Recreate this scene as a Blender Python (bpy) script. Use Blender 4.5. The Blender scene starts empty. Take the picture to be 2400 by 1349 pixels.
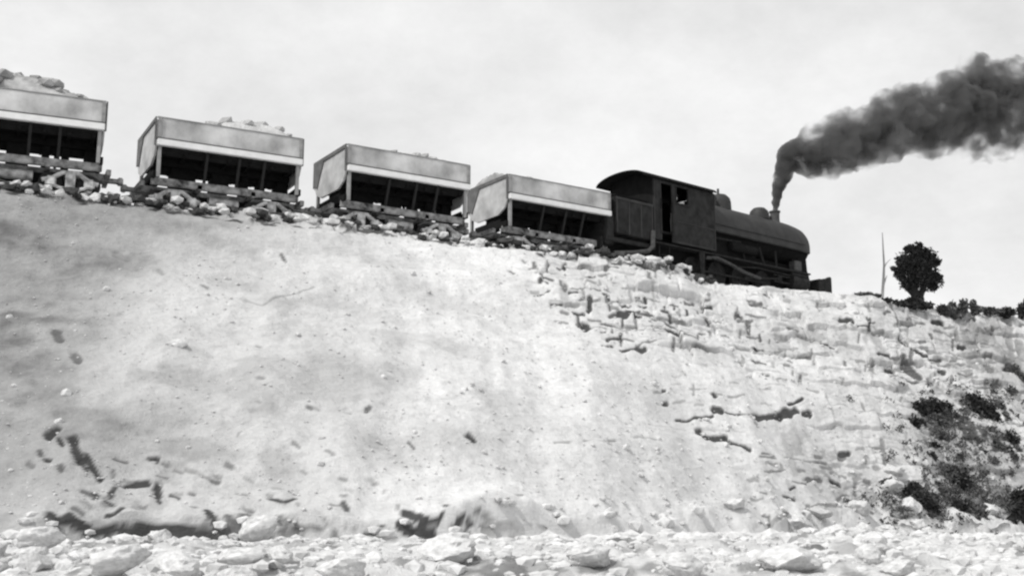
import bpy, bmesh, math, random
import numpy as np
from mathutils import Vector, Matrix, noise as mnoise
from mathutils.bvhtree import BVHTree

S = bpy.context.scene
C = S.collection
random.seed(7)
rng = np.random.RandomState(7)

# ------------------------------------------------------------------ camera
PITCH = math.atan(535.5 / 2800.0)
cam = bpy.data.cameras.new('camera')
camo = bpy.data.objects.new('camera', cam)
C.objects.link(camo)
CAM = Vector((0, 0, 1.6))
camo.location = CAM
camo.rotation_euler = (math.pi / 2 + PITCH, 0, 0)
cam.sensor_width = 36
cam.lens = 42
cam.clip_start = 0.1
cam.clip_end = 5000
S.camera = camo
S.cycles.filter_width = 2.4
S.cycles.max_bounces = 6
S.cycles.volume_bounces = 1
S.cycles.volume_step_rate = 1.0

# ------------------------------------------------------------------ sky, sun, exposure
SUN_DIR = Vector((-0.48, -0.46, 0.76)).normalized()      # towards the sun
W = bpy.data.worlds.new('World')
S.world = W
W.use_nodes = True
wn, wl = W.node_tree.nodes, W.node_tree.links
wn.clear()
sky = wn.new('ShaderNodeTexSky')
sky.sky_type = 'NISHITA'
sky.sun_disc = False
sky.sun_elevation = math.asin(SUN_DIR.z)
sky.sun_rotation = math.atan2(SUN_DIR.x, SUN_DIR.y)
sky.dust_density = 4
sky.air_density = 1.2
bw = wn.new('ShaderNodeRGBToBW')
wl.new(sky.outputs[0], bw.inputs[0])
gam = wn.new('ShaderNodeMath'); gam.operation = 'POWER'      # an old plate sees the blue sky as even white
wl.new(bw.outputs[0], gam.inputs[0]); gam.inputs[1].default_value = 0.12
tc = wn.new('ShaderNodeTexCoord')
mp = wn.new('ShaderNodeMapping'); mp.inputs['Scale'].default_value = (1, 1, 1.6)
wl.new(tc.outputs['Generated'], mp.inputs[0])
cn = wn.new('ShaderNodeTexNoise'); cn.inputs['Scale'].default_value = 4.5; cn.inputs['Detail'].default_value = 9
cn.inputs['Roughness'].default_value = 0.66
wl.new(mp.outputs[0], cn.inputs[0])
cm = wn.new('ShaderNodeMapRange')
cm.inputs[1].default_value = 0.3; cm.inputs[2].default_value = 0.7
cm.inputs[3].default_value = 6.5; cm.inputs[4].default_value = 8.6
wl.new(cn.outputs[0], cm.inputs[0])
mul = wn.new('ShaderNodeMath'); mul.operation = 'MULTIPLY'
wl.new(gam.outputs[0], mul.inputs[0]); wl.new(cm.outputs[0], mul.inputs[1])
bg = wn.new('ShaderNodeBackground'); bg.inputs[1].default_value = 0.10
wl.new(mul.outputs[0], bg.inputs[0])
wo = wn.new('ShaderNodeOutputWorld'); wl.new(bg.outputs[0], wo.inputs[0])
sl = bpy.data.lights.new('sun', 'SUN'); sl.energy = 2.75; sl.angle = math.radians(1.5); sl.color = (1, 0.99, 0.97)
so = bpy.data.objects.new('sun', sl); C.objects.link(so)
so.rotation_euler = SUN_DIR.to_track_quat('Z', 'Y').to_euler()
so.location = (-30, -20, 60)
S.view_settings.view_transform = 'Standard'
S.view_settings.look = 'None'
S.view_settings.exposure = 0.0
S.view_settings.gamma = 1.0
S.view_settings.use_curve_mapping = False

# ------------------------------------------------------------------ view rays -> places on the hillside
ca, sa = math.cos(PITCH), math.sin(PITCH)
def ray(px, py):
    x, y = (px - 1200) / 2800.0, (674.5 - py) / 2800.0
    return Vector((x, ca - y * sa, sa + y * ca))
def at_z(px, py, z):
    d = ray(px, py); return CAM + d * ((z - CAM.z) / d.z)
def at_y(px, py, y):
    d = ray(px, py); return CAM + d * (y / d.y)

# ------------------------------------------------------------------ materials
def mat(name, col, rough=0.8, spec=0.3, var=0.25, scale=3.0, bump=0.0, metal=0.0, streak=None, lo=None):
    m = bpy.data.materials.new(name); m.use_nodes = True
    n, l = m.node_tree.nodes, m.node_tree.links
    b = n['Principled BSDF']
    b.inputs['Roughness'].default_value = rough
    b.inputs['Specular IOR Level'].default_value = spec
    b.inputs['Metallic'].default_value = metal
    t = n.new('ShaderNodeTexCoord')
    mpn = n.new('ShaderNodeMapping')
    if streak: mpn.inputs['Scale'].default_value = streak
    l.new(t.outputs['Object'], mpn.inputs[0])
    nz = n.new('ShaderNodeTexNoise'); nz.inputs['Scale'].default_value = scale
    nz.inputs['Detail'].default_value = 5; nz.inputs['Roughness'].default_value = 0.6
    l.new(mpn.outputs[0], nz.inputs[0])
    r = n.new('ShaderNodeMapRange'); r.inputs[1].default_value = 0.3; r.inputs[2].default_value = 0.7
    lo_ = lo if lo is not None else col * (1 - var)
    r.inputs[3].default_value = lo_; r.inputs[4].default_value = col * (1 + var)
    l.new(nz.outputs[0], r.inputs[0])
    cc = n.new('ShaderNodeCombineColor')
    for i in range(3): l.new(r.outputs[0], cc.inputs[i])
    l.new(cc.outputs[0], b.inputs['Base Color'])
    if bump:
        bp = n.new('ShaderNodeBump'); bp.inputs['Strength'].default_value = bump; bp.inputs['Distance'].default_value = 0.05
        l.new(nz.outputs[0], bp.inputs['Height']); l.new(bp.outputs[0], b.inputs['Normal'])
    return m

M = {}
M['board'] = mat('grey_board', 0.64, var=0.08, scale=.8, streak=(1.0, 1, .8), bump=.5, lo=.22)
M['end'] = mat('pale_board', 0.42, var=0.3, scale=1.6, bump=.2)
M['rim'] = mat('dark_edge', 0.12, var=0.3)
M['pale'] = mat('pale_sill', 0.78, var=0.1, scale=2)
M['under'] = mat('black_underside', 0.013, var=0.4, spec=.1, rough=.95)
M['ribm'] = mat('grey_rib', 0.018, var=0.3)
M['strip'] = mat('grey_strip', 0.28, var=0.3)
M['dusty'] = mat('dusty_iron', 0.30, var=0.4, scale=3.2, bump=.5, lo=.02)
M['dust2'] = mat('dust_caked_iron', 0.62, var=0.25, scale=4, bump=.6, lo=.12)
M['post'] = mat('grey_post', 0.30, var=0.2)
M['wheel'] = mat('dark_wheel', 0.025, var=0.3, rough=.7)
M['loco'] = mat('black_boiler_paint', 0.042, var=0.25, rough=.6, spec=.2, scale=1.6, lo=.028)
M['cab'] = mat('black_cab_paint', 0.030, var=0.35, rough=.75, spec=.12, scale=2.6, lo=.013)
M['roof'] = mat('sooty_roof', 0.014, var=0.3, rough=.95, spec=.05)
M['gear'] = mat('grimy_running_gear', 0.024, var=0.5, rough=.85, spec=.15, scale=4)
M['frame'] = mat('black_frame', 0.012, var=0.3, rough=.95, spec=.1)
M['steel'] = mat('worn_steel', 0.055, var=0.4, rough=.6, spec=.3, scale=6)
M['rail'] = mat('rail_steel', 0.12, var=0.2, rough=.5)
M['wood'] = mat('sleeper_wood', 0.10, var=0.3)
M['leafd'] = mat('dark_leaf', 0.042, var=0.45, scale=2, rough=.9, spec=.1)
M['leafm'] = mat('scrub_leaf', 0.10, var=0.5, scale=2, rough=.9, spec=.1)
M['bark'] = mat('dark_bark', 0.02, var=0.3)
M['palebark'] = mat('pale_bark', 0.32, var=0.2)
M['rock'] = mat('pale_limestone', 0.66, var=0.12, scale=3.2, rough=.95, spec=.1, bump=.9, lo=.42)
M['rockg'] = mat('grey_limestone', 0.45, var=0.3, scale=3.5, rough=.95, spec=.1, bump=.5)
M['rockd'] = mat('sooty_stone', 0.06, var=0.5, scale=3, rough=.95, spec=.1, bump=.6)
M['load'] = mat('rubble_load', 0.42, var=0.35, lo=.12, scale=1.0, rough=.95, spec=.1, bump=.5)
M['loadp'] = mat('pale_rubble_load', 0.46, var=0.2, scale=1.2, rough=.95, spec=.1, bump=.5)
M['cloth'] = mat('dark_cloth', 0.03, var=0.2)
M['skin'] = mat('pale_skin', 0.50, var=0.05)
M['hair'] = mat('dark_hair', 0.02, var=0.1)

def ground_material():
    m = bpy.data.materials.new('quarry_ground'); m.use_nodes = True
    n, l = m.node_tree.nodes, m.node_tree.links
    b = n['Principled BSDF']; b.inputs['Roughness'].default_value = 0.95; b.inputs['Specular IOR Level'].default_value = 0.1
    t = n.new('ShaderNodeTexCoord')
    a = n.new('ShaderNodeAttribute'); a.attribute_name = 'soil_shade'  # dark mask: earth tones plus painted crevice shade
    p = n.new('ShaderNodeAttribute'); p.attribute_name = 'greying'
    def nz(scale, det=6, rough=.6):
        k = n.new('ShaderNodeTexNoise'); k.inputs['Scale'].default_value = scale
        k.inputs['Detail'].default_value = det; k.inputs['Roughness'].default_value = rough
        l.new(t.outputs['Object'], k.inputs[0]); return k
    def mr(src, a0, a1, b0, b1):
        r = n.new('ShaderNodeMapRange')
        for i, v in enumerate((a0, a1, b0, b1)): r.inputs[i + 1].default_value = v
        l.new(src, r.inputs[0]); return r.outputs[0]
    def mth(op, x, y):
        k = n.new('ShaderNodeMath'); k.operation = op; k.use_clamp = False
        for i, v in enumerate((x, y)):
            if isinstance(v, (int, float)): k.inputs[i].default_value = v
            else: l.new(v, k.inputs[i])
        return k.outputs[0]
    n1, n2, n3 = nz(.16), nz(1.3), nz(9, 4, .7)
    v = mth('MULTIPLY', mr(n1.outputs[0], .35, .65, .88, 1.06), mr(n2.outputs[0], .3, .7, .88, 1.08))
    v = mth('MULTIPLY', v, mr(n3.outputs[0], .3, .7, .90, 1.06))
    v = mth('MULTIPLY', v, 0.70)
    gr = mth('MULTIPLY', p.outputs['Fac'], mr(n2.outputs[0], .3, .7, .75, 1.2))
    v = mth('MULTIPLY', v, mth('SUBTRACT', 1.0, gr))
    k = n.new('ShaderNodeMix'); k.data_type = 'FLOAT'
    l.new(a.outputs['Fac'], k.inputs[0]); l.new(v, k.inputs[2]); k.inputs[3].default_value = 0.030
    cc = n.new('ShaderNodeCombineColor')
    for i in range(3): l.new(k.outputs[0], cc.inputs[i])
    l.new(cc.outputs[0], b.inputs['Base Color'])
    n4 = nz(26, 3, .7)
    hh = mth('ADD', n3.outputs[0], mth('MULTIPLY', n4.outputs[0], .5))
    bp = n.new('ShaderNodeBump'); bp.inputs['Strength'].default_value = .8; bp.inputs['Distance'].default_value = .07
    l.new(hh, bp.inputs['Height']); l.new(bp.outputs[0], b.inputs['Normal'])
    return m
M['ground'] = ground_material()

# ------------------------------------------------------------------ object helpers
def tag(o, label=None, cat=None, group=None, kind=None):
    if label: o['label'] = label
    if cat: o['category'] = cat
    if group: o['group'] = group
    if kind: o['kind'] = kind
    return o
def empty(name, loc, rz=0.0, label=None, cat=None, group=None):
    o = bpy.data.objects.new(name, None); C.objects.link(o)
    o.location = loc; o.rotation_euler = (0, 0, rz); o.empty_display_size = .3
    return tag(o, label, cat, group)
def copy_tree(o, parent=None):
    c = o.copy(); C.objects.link(c); c.parent = parent
    for ch in [x for x in bpy.data.objects if x.parent == o]: copy_tree(ch, c)
    return c

class MB:
    def __init__(s): s.v = []; s.f = []
    def add(s, vs, fs):
        b = len(s.v); s.v += [tuple(v) for v in vs]; s.f += [tuple(i + b for i in f) for f in fs]; return s
    def box(s, x0, x1, y0, y1, z0, z1, bev=0.0):
        if bev <= 0:
            vs = [(x, y, z) for x in (x0, x1) for y in (y0, y1) for z in (z0, z1)]
            return s.add(vs, [(0, 1, 3, 2), (4, 6, 7, 5), (0, 4, 5, 1), (2, 3, 7, 6), (0, 2, 6, 4), (1, 5, 7, 3)])
        bm = bmesh.new(); bmesh.ops.create_cube(bm, size=1)
        for v in bm.verts:
            v.co = Vector(((x0 + x1) / 2 + v.co.x * (x1 - x0), (y0 + y1) / 2 + v.co.y * (y1 - y0), (z0 + z1) / 2 + v.co.z * (z1 - z0)))
        bmesh.ops.bevel(bm, geom=bm.edges[:], offset=bev, segments=2, affect='EDGES')
        return s.bm(bm)
    def bm(s, bm, mx=None):
        if mx: bm.transform(mx)
        bm.verts.index_update()
        s.add([v.co[:] for v in bm.verts], [[v.index for v in f.verts] for f in bm.faces]); bm.free(); return s
    def tube(s, pts, r, n=10, caps=True):
        pts = [Vector(p) for p in pts]
        rs = r if isinstance(r, (list, tuple)) else [r] * len(pts)
        ring = []
        for i, p in enumerate(pts):
            d = (pts[min(i + 1, len(pts) - 1)] - pts[max(i - 1, 0)]).normalized()
            u = d.cross(Vector((0, 0, 1)))
            if u.length < 1e-3: u = d.cross(Vector((0, 1, 0)))
            u.normalize(); w = d.cross(u)
            ring.append([p + (u * math.cos(2 * math.pi * k / n) + w * math.sin(2 * math.pi * k / n)) * rs[i] for k in range(n)])
        vs = [v for q in ring for v in q]; fs = []
        for i in range(len(pts) - 1):
            for k in range(n):
                fs.append((i * n + k, i * n + (k + 1) % n, (i + 1) * n + (k + 1) % n, (i + 1) * n + k))
        if caps: fs.append(tuple(range(n - 1, -1, -1))); fs.append(tuple((len(pts) - 1) * n + k for k in range(n)))
        return s.add(vs, fs)
    def lathe(s, prof, n=24, c=(0, 0, 0), axis='z'):
        vs = []; fs = []
        for r, h in prof:
            for k in range(n):
                a = 2 * math.pi * k / n; x, y = r * math.cos(a), r * math.sin(a)
                vs.append({'z': (c[0] + x, c[1] + y, c[2] + h), 'x': (c[0] + h, c[1] + x, c[2] + y), 'y': (c[0] + x, c[1] + h, c[2] + y)}[axis])
        for i in range(len(prof) - 1):
            for k in range(n):
                fs.append((i * n + k, i * n + (k + 1) % n, (i + 1) * n + (k + 1) % n, (i + 1) * n + k))
        fs.append(tuple(range(n))); fs.append(tuple((len(prof) - 1) * n + k for k in range(n)))
        return s.add(vs, fs)
    def prism(s, poly, axis, a, b):
        n = len(poly)
        def P(q, t):
            return {'x': (t, q[0], q[1]), 'y': (q[0], t, q[1]), 'z': (q[0], q[1], t)}[axis]
        vs = [P(q, a) for q in poly] + [P(q, b) for q in poly]
        fs = [tuple(range(n)), tuple(range(2 * n - 1, n - 1, -1))] + [(i, (i + 1) % n, n + (i + 1) % n, n + i) for i in range(n)]
        return s.add(vs, fs)
    def build(s, name, m, parent=None, smooth=False):
        me = bpy.data.meshes.new(name); me.from_pydata(s.v, [], s.f); me.update()
        bm = bmesh.new(); bm.from_mesh(me); bmesh.ops.recalc_face_normals(bm, faces=bm.faces[:]); bm.to_mesh(me); bm.free()
        me.materials.append(m)
        if smooth:
            me.shade_smooth()
            try: me.set_sharp_from_angle(angle=math.radians(40))
            except Exception: pass
        o = bpy.data.objects.new(name, me); C.objects.link(o)
        if parent: o.parent = parent
        return o

# ------------------------------------------------------------------ terrain
RAIL = 12.8
def h2(ix, iy, seed):
    h = (ix.astype(np.int64) * 374761393 + iy.astype(np.int64) * 668265263 + seed * 974711) & 0x7fffffff
    h = ((h ^ (h >> 13)) * 1274126177) & 0x7fffffff
    return ((h ^ (h >> 16)) & 0xffff) / 65535.0
def vnoise(x, y, seed=0):
    ix, iy = np.floor(x), np.floor(y); fx, fy = x - ix, y - iy
    ix = ix.astype(np.int64); iy = iy.astype(np.int64)
    fx = fx * fx * (3 - 2 * fx); fy = fy * fy * (3 - 2 * fy)
    a, b, c, d = h2(ix, iy, seed), h2(ix + 1, iy, seed), h2(ix, iy + 1, seed), h2(ix + 1, iy + 1, seed)
    return (a + (b - a) * fx) * (1 - fy) + (c + (d - c) * fx) * fy
def fbm(x, y, seed=0, o=4):
    s = 0; a = .5; t = 0
    for i in range(o):
        s = s + a * vnoise(x * 2 ** i + i * 17.3, y * 2 ** i + i * 9.1, seed + i); t += a; a *= .5
    return s / t * 2 - 1
def sstep(x): x = np.clip(x, 0, 1); return x * x * (3 - 2 * x)

crest_px = [(-900, 372, 12.5), (-500, 402, 12.5), (0, 440, 12.5), (375, 489, 12.5), (560, 506, 12.5), (800, 530, 12.5), (1080, 575, 12.5), (1350, 600, 12.52),
            (1500, 615, 12.62), (1600, 632, 12.68), (1640, 664, 12.45), (1700, 666, 12.5), (1800, 672, 12.5), (1950, 688, 12.5), (2050, 694, 12.5),
            (2100, 714, 12.45), (2250, 728, 12.45), (2400, 744, 12.45), (2800, 790, 12.4)]
crest = [at_z(*c) for c in crest_px]
cX = np.array([-420, -60] + [c.x for c in crest] + [80, 500]); cY = np.array([20, 34] + [c.y for c in crest] + [105, 400])
cZ = np.array([12.5, 12.5] + [c.z for c in crest] + [12.4, 12.4])
bX = np.array([-420, -30, -8, 0, 6, 12, 20, 30, 50, 80, 500]); bY = np.array([15, 25.5, 27, 31.5, 37, 44, 51.5, 58, 69, 92, 380])
bZ = np.array([1.0, 1.0, 1.0, 1.0, 1.0, .95, .8, .8, .8, .8, .8])
fY = np.array([-300, -20, 0, 6, 10, 15.1, 17, 18.3, 30, 60]); fZ = np.array([0, 0, 0, .03, .08, .70, .98, .96, 1.0, .9])

xs = np.concatenate([-np.geomspace(400, 30, 14), np.arange(-26, 31, .062), np.geomspace(33, 480, 14)])
v_rows = np.concatenate([np.linspace(0, .05, 22)[:-1], np.linspace(.05, 1, 430)])
near_rows = np.concatenate([[-300, -120, -50, -20, -8, 0, 4, 8, 10, 12], np.arange(13, 19.0, .075)])
mid_t = np.linspace(0, 1, 110)[1:-1]
back = np.array([.08, .2, .4, .7, 1.1, 1.6, 2.2, 3, 4, 5.5, 8, 12, 20, 40, 100, 300, 800])
nc = len(xs)
Yc = np.interp(xs, cX, cY); Zc = np.interp(xs, cX, cZ); Yb = np.interp(xs, bX, bY); Zb = np.interp(xs, bX, bZ)
def smooth(a, w):
    o = a.copy(); m = (xs > -25.5) & (xs < 30.5); q = a[m]; n = max(1, int(w / .062)); k = np.exp(-.5 * (np.arange(-3 * n, 3 * n + 1) / n) ** 2); k /= k.sum()
    o[m] = np.convolve(np.pad(q, 3 * n, mode='reflect', reflect_type='odd'), k, 'valid'); return o
Yb = smooth(Yb, 1.6) + np.where(np.abs(xs) < 60, 1.1 * fbm(xs * .35, xs * 0 + 7, 15, 3), 0); Ycs = smooth(Yc, 2.2); Zcs = smooth(Zc, 2.2); Yc = smooth(Yc, .25); Zc = smooth(Zc, .12)
scarp = (0.30 + .45 * np.clip(.5 + fbm(xs * .35, xs * 0, 5, 3), 0, 1)) * sstep((5 - xs) / 6) * sstep((xs + 15) / 6) + .05
PY = []; PZ = []; VV = []
for y in near_rows:
    PY.append(np.full(nc, y)); PZ.append(np.full(nc, np.interp(y, fY, fZ))); VV.append(np.full(nc, -1.0))
for t in mid_t:
    y = 19 + (Yb - 19) * t; PY.append(y); PZ.append(np.interp(19, fY, fZ) * (1 - t) + Zb * t); VV.append(np.full(nc, -.5))
for v in v_rows:
    kk = sstep(np.full(nc, (v - .80) / .2)); ye = Ycs + (Yc - Ycs) * kk; ze = Zcs + (Zc - Zcs) * kk
    PY.append(Yb + (ye - Yb) * v)
    prof = v + .035 * math.sin(v * math.pi) * np.sin(xs * .12)
    PZ.append(Zb + scarp * sstep(np.full(nc, v / .018)) + (ze - Zb - scarp) * prof); VV.append(np.full(nc, v))
for b in back:
    PY.append(Yc + b); PZ.append(Zc + (12.45 - Zc) * min(1, b / .8) + (0 if b < 15 else -.002 * b)); VV.append(np.full(nc, 2.0))
PX = np.tile(xs, (len(PY), 1)); PY = np.array(PY); PZ = np.array(PZ); VV = np.array(VV)
nr = PX.shape[0]
# normal of the smooth slope
gy, gz = np.gradient(PY, axis=0), np.gradient(PZ, axis=0)
L_ = np.sqrt(gy ** 2 + gz ** 2) + 1e-9
NY, NZ = -gz / L_, gy / L_
onslope = (VV >= 0) & (VV <= 1)
top_fade = np.where(VV >= 0, sstep((1.0 - np.clip(VV, 0, 1)) / .04), 1.0)
# coarse copy used to find where a sight line meets the hillside
st = 3
cxs = PX[::st, ::st * 2]; cys = PY[::st, ::st * 2]; czs = PZ[::st, ::st * 2]
R_, C_ = cxs.shape
cv = [Vector((cxs[i, j], cys[i, j], czs[i, j])) for i in range(R_) for j in range(C_)]
cf = [(i * C_ + j, i * C_ + j + 1, (i + 1) * C_ + j + 1, (i + 1) * C_ + j) for i in range(R_ - 1) for j in range(C_ - 1)]
BV = BVHTree.FromPolygons(cv, cf)
def hit(px, py):
    d = ray(px, py).normalized(); h = BV.ray_cast(CAM, d, 400)
    return h[0] if h[0] is not None else None

disp = np.zeros_like(PX)
# broad and medium relief
disp += .45 * fbm(PX * .13, PZ * .25 + PY * .05, 3, 3) * np.where(onslope, 1, .0) * top_fade
disp += .13 * fbm(PX * .7, (PY + PZ) * .7, 11, 4) * np.where(onslope, top_fade, 0)
disp += .07 * fbm(PX * 1.5 + .3 * PZ, (PY + PZ) * .18, 29, 3) * np.where(onslope, top_fade, 0)
disp += .05 * fbm(PX * 2.6, (PY + PZ) * 2.6, 23, 3) + .022 * fbm(PX * 5.5, (PY + PZ) * 5, 27, 2)
floor = (PY > 8) & (PY < 60) & (VV < 0)
lump = fbm(PX * 1.1, PY * 1.1, 31, 4)
disp += np.where(floor, (.10 + .14 * sstep((PY - 18.5) / 2)) * np.maximum(lump, -.3) + .06 * fbm(PX * 3.3, PY * 3.3, 41, 3), 0)
talus = sstep((PY - 19.5) / 3) * np.where(VV < 0, sstep((Yb[None, :] + .0 - PY) / -.01 + 1) * 1.0, sstep((.10 - VV) / .10)) * (PY < 62)
GZ_EXTRA = .55 * np.maximum(fbm(PX * .55, PY * .5, 19, 4) + .15, 0) * talus * (1 + .9 * sstep((PX - 2) / 4)) * np.where(VV < 0, np.clip((PY - 19.5) / np.maximum(Yb[None, :] - 19.5, 1) * 1.6, 0, 1), 1)
# stone-block relief in the quarry face on the right
def block_layer(cw, rh, seed, jd):
    wz = PZ + .34 * fbm(PX * .45, PZ * .6, seed, 4) + .12 * fbm(PX * 2, PZ * 2, seed + 4, 2) + .10 * PX * 0.0
    r = wz / rh; ri = np.floor(r); fr = r - ri
    off = h2(ri.astype(np.int64), ri.astype(np.int64) * 0 + 5, seed)
    c = (PX * 1.15 + .25 * fbm(PX * .6, PZ * .9, seed + 2, 3)) / (cw * (.6 + off)) + off * 13
    ci = np.floor(c); fc = c - ci
    o = h2(ci.astype(np.int64), ri.astype(np.int64), seed + 9)
    j = np.minimum(np.minimum(fr, 1 - fr) * rh, np.minimum(fc, 1 - fc) * cw * (.6 + off))
    return o - .5, 1 - sstep(j / jd)
mA = sstep((PX + .5) / 2.5) * sstep((14 - PX) / 4) * sstep((PZ - (10.2 - .42 * np.clip(PX, -1, 9)) + .8 * fbm(PX * .5, PZ * .5, 77, 2)) / 1.2)
mB = sstep((PX - 9) / 3.5) * sstep((PZ - (7.6 - .12 * (PX - 9) ** 1.0 * 1.0) + 1.2 * fbm(PX * .4, PZ * .4, 88, 2)) / 1.0)
mC = sstep((PX - 11) / 3) * sstep((PZ - 1.2) / .8) * .8
mask = np.clip(np.maximum(np.maximum(mA, mB), mC), 0, 1) * onslope * sstep((1 - np.clip(VV, 0, 1)) / .015)
o1, j1 = block_layer(1.9, .74, 101, .09)
o2, j2 = block_layer(.8, .36, 202, .05)
gapn = sstep(fbm(PX * .45, PZ * .8, 55, 3) * 1.6 + .35)
disp += mask * (.42 * o1 + .15 * o2 * sstep(fbm(PX * .5, PZ * .6, 57, 2) * 2 + .6) - .14 * j1 * gapn - .05 * j2 * gapn)
soil_shade = np.clip(mask * (.85 * j1 * gapn * sstep(fbm(PX * .9, PZ * 1.5, 66, 3) * 2.5 + .25)), 0, 1)
# faint bedding lines in the smooth face
bed = (np.abs(((PZ + .25 * fbm(PX * .25, PZ * .2, 91, 3)) / 1.35) % 1 - .5) * 1.35)
disp -= (1 - sstep(bed / .05)) * .05 * sstep((PX - 1) / 3) * onslope * sstep(fbm(PX * .3, PZ * .8, 92, 2) * 2)

# crevices, hollows and gaps over the face, lightly carved, their shade painted dark: (origin, scale, [(points, width, level)])
def T(ox, oy, s, items):
    out = []
    for it in items:
        pts, w = it[0], it[1]; lv = it[2] if len(it) > 2 else 1.0
        out.append(([(ox + a / s, oy + b / s) for a, b in pts], w / s, lv))
    return out
ST = T(1100, 560, 3.43, [([(540,170),(595,185)],10),([(770,195),(755,245)],22),([(430,230),(445,240)],16,.6),([(520,250),(525,290)],24,.8),([(330,310),(355,325)],22,.8),
 ([(1090,265),(1130,245),(1190,245)],18,.8),([(565,390),(620,400)],22),([(525,478),(585,465),(640,460)],12),([(770,400),(768,450)],28,.8),([(800,470),(870,475)],18),
 ([(900,425),(920,428)],24),([(980,450),(1020,450),(1050,435)],26),([(965,520),(968,580)],32),([(1080,485),(1115,495),(1120,530)],22),([(1120,570),(1130,600)],16),
 ([(1195,535),(1280,530)],24),([(1340,460),(1365,465)],20),([(1410,470),(1420,490)],24),([(1365,525),(1420,530)],14),([(745,580),(785,590)],26,.7),([(850,590),(915,600)],28),
 ([(905,680),(950,690)],40),([(930,690),(935,715)],24),([(1200,620),(1250,640),(1290,605)],34),([(1300,615),(1370,630)],22),([(1230,660),(1232,700)],14),([(1410,575),(1440,580)],22),
 ([(1550,580),(1590,595)],22),([(1610,620),(1620,650)],22),([(1590,680),(1640,705),(1680,745),(1800,765)],26),([(1490,735),(1540,755),(1610,780),(1670,815)],28),([(1670,810),(1820,812)],10),
 ([(1470,640),(1490,655)],22,.7),([(1440,290),(1445,350)],26,.7),([(1490,270),(1495,350)],14,.6),([(1730,310),(1780,325)],14),([(1065,750),(1090,755)],16),([(1115,805),(1160,810),(1215,815)],24),
 ([(1218,770),(1215,830)],18),([(1220,890),(1345,888)],12),([(1345,885),(1385,910),(1410,905)],26),([(1360,875),(1400,850),(1500,835)],10,.7),([(1880,555),(1945,560)],20),([(1905,640),(1925,670)],26),
 ([(1860,740),(1885,745)],24,.8),([(1935,730),(1940,780)],20,.7),([(2165,655),(2225,660)],18,.7),([(2300,850),(2360,855)],28),([(2260,620),(2380,640)],14,.7),
 ([(760,380),(760,520)],40,.25),([(1475,380),(1500,560)],16,.4),([(1100,260),(1105,330)],16,.4),([(1150,375),(1190,380)],14,.5),([(650,515),(740,530)],12,.4)])
ST += T(1300, 850, 2.703, [([(685,172),(695,175)],18),([(695,230),(710,235)],20),([(1005,215),(1012,222)],22),([(770,335),(830,348),(1000,335)],14),([(1010,300),(1050,310)],34),
 ([(1050,312),(1150,328),(1260,345)],13),([(1260,348),(1340,355),(1430,350)],26),([(1430,345),(1490,330),(1530,320)],38),([(1575,340),(1605,345)],30),([(1480,275),(1560,265)],14),
 ([(915,425),(960,465),(1010,475),(1080,470)],36),([(1080,470),(1120,500),(1180,520),(1235,552)],20),([(1300,605),(1400,615)],12,.7),([(1330,700),(1460,688)],12,.7),([(1460,600),(1560,620),(1720,640)],10,.6),
 ([(1600,745),(1680,740)],22,.8),([(1755,740),(1800,765)],28),([(1460,855),(1510,875)],24),([(1490,810),(1520,800)],16),([(1600,910),(1600,960)],18,.7),([(1810,575),(1860,580)],26),
 ([(1540,690),(1580,690)],16,.6),([(1870,875),(1892,880)],30),([(1790,870),(1830,840),(1860,830)],14,.7),([(1310,1048),(1325,1055)],16,.7),([(1450,1040),(1500,1055)],12,.6),
 ([(1460,1185),(1490,1150)],24,.8),([(0,515),(90,514)],4,.5),([(185,508),(380,500)],5,.6),([(500,495),(640,497)],4,.4),([(1600,190),(1660,215)],12,.5),([(1270,380),(1285,400)],16,.5)])
ST += T(1700, 560, 3.066, [([(830,600),(900,605)],30),([(1030,600),(1035,650)],22),([(950,635),(1030,635)],10),([(370,570),(410,585)],26),([(150,540),(290,570)],14,.7),([(100,585),(150,590)],16,.7),
 ([(225,755),(270,765)],26),([(290,780),(420,800),(610,822)],16,.8),([(620,710),(690,715)],16),([(690,740),(810,755)],12),([(1110,805),(1170,825)],24),([(1050,870),(1075,960)],34,.6),
 ([(1170,900),(1200,900)],26),([(1290,880),(1330,910),(1400,965)],40,.9),([(1330,790),(1420,850),(1540,870)],22),([(1250,700),(1330,790)],12),([(1510,590),(1545,595)],38),([(1540,940),(1570,960)],26),
 ([(1680,775),(1720,775)],24),([(1880,660),(1910,670)],34,.8),([(1770,580),(1780,600)],22),([(1400,745),(1430,748)],18,.7),([(1370,595),(1430,600)],14,.7),([(1310,560),(1310,690)],12,.5),
 ([(2040,920),(2140,1000)],50,.9),([(460,1200),(550,1190)],12),([(1220,1080),(1240,1070)],14,.6),([(1600,900),(1610,920)],20,.6),([(1740,960),(1760,1000)],24,.6),([(1880,920),(1900,970)],34,.7),
 ([(340,900),(345,920)],20,.4),([(1060,640),(1110,690)],10,.6),([(1660,640),(1670,700)],20,.5),([(1150,530),(1180,535)],18,.8),([(1190,500),(1260,620)],12,.6),([(2030,600),(2060,850)],40,.5),
 ([(2110,760),(2130,860)],50,.5),([(1640,830),(1800,880)],14,.5),([(330,380),(345,400)],12,.5),([(420,400),(430,425)],12,.6),([(480,600),(560,610)],16,.5),([(1700,640),(1720,600)],26,.4),([(1560,1060),(1640,1100)],20,.4)])
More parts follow.
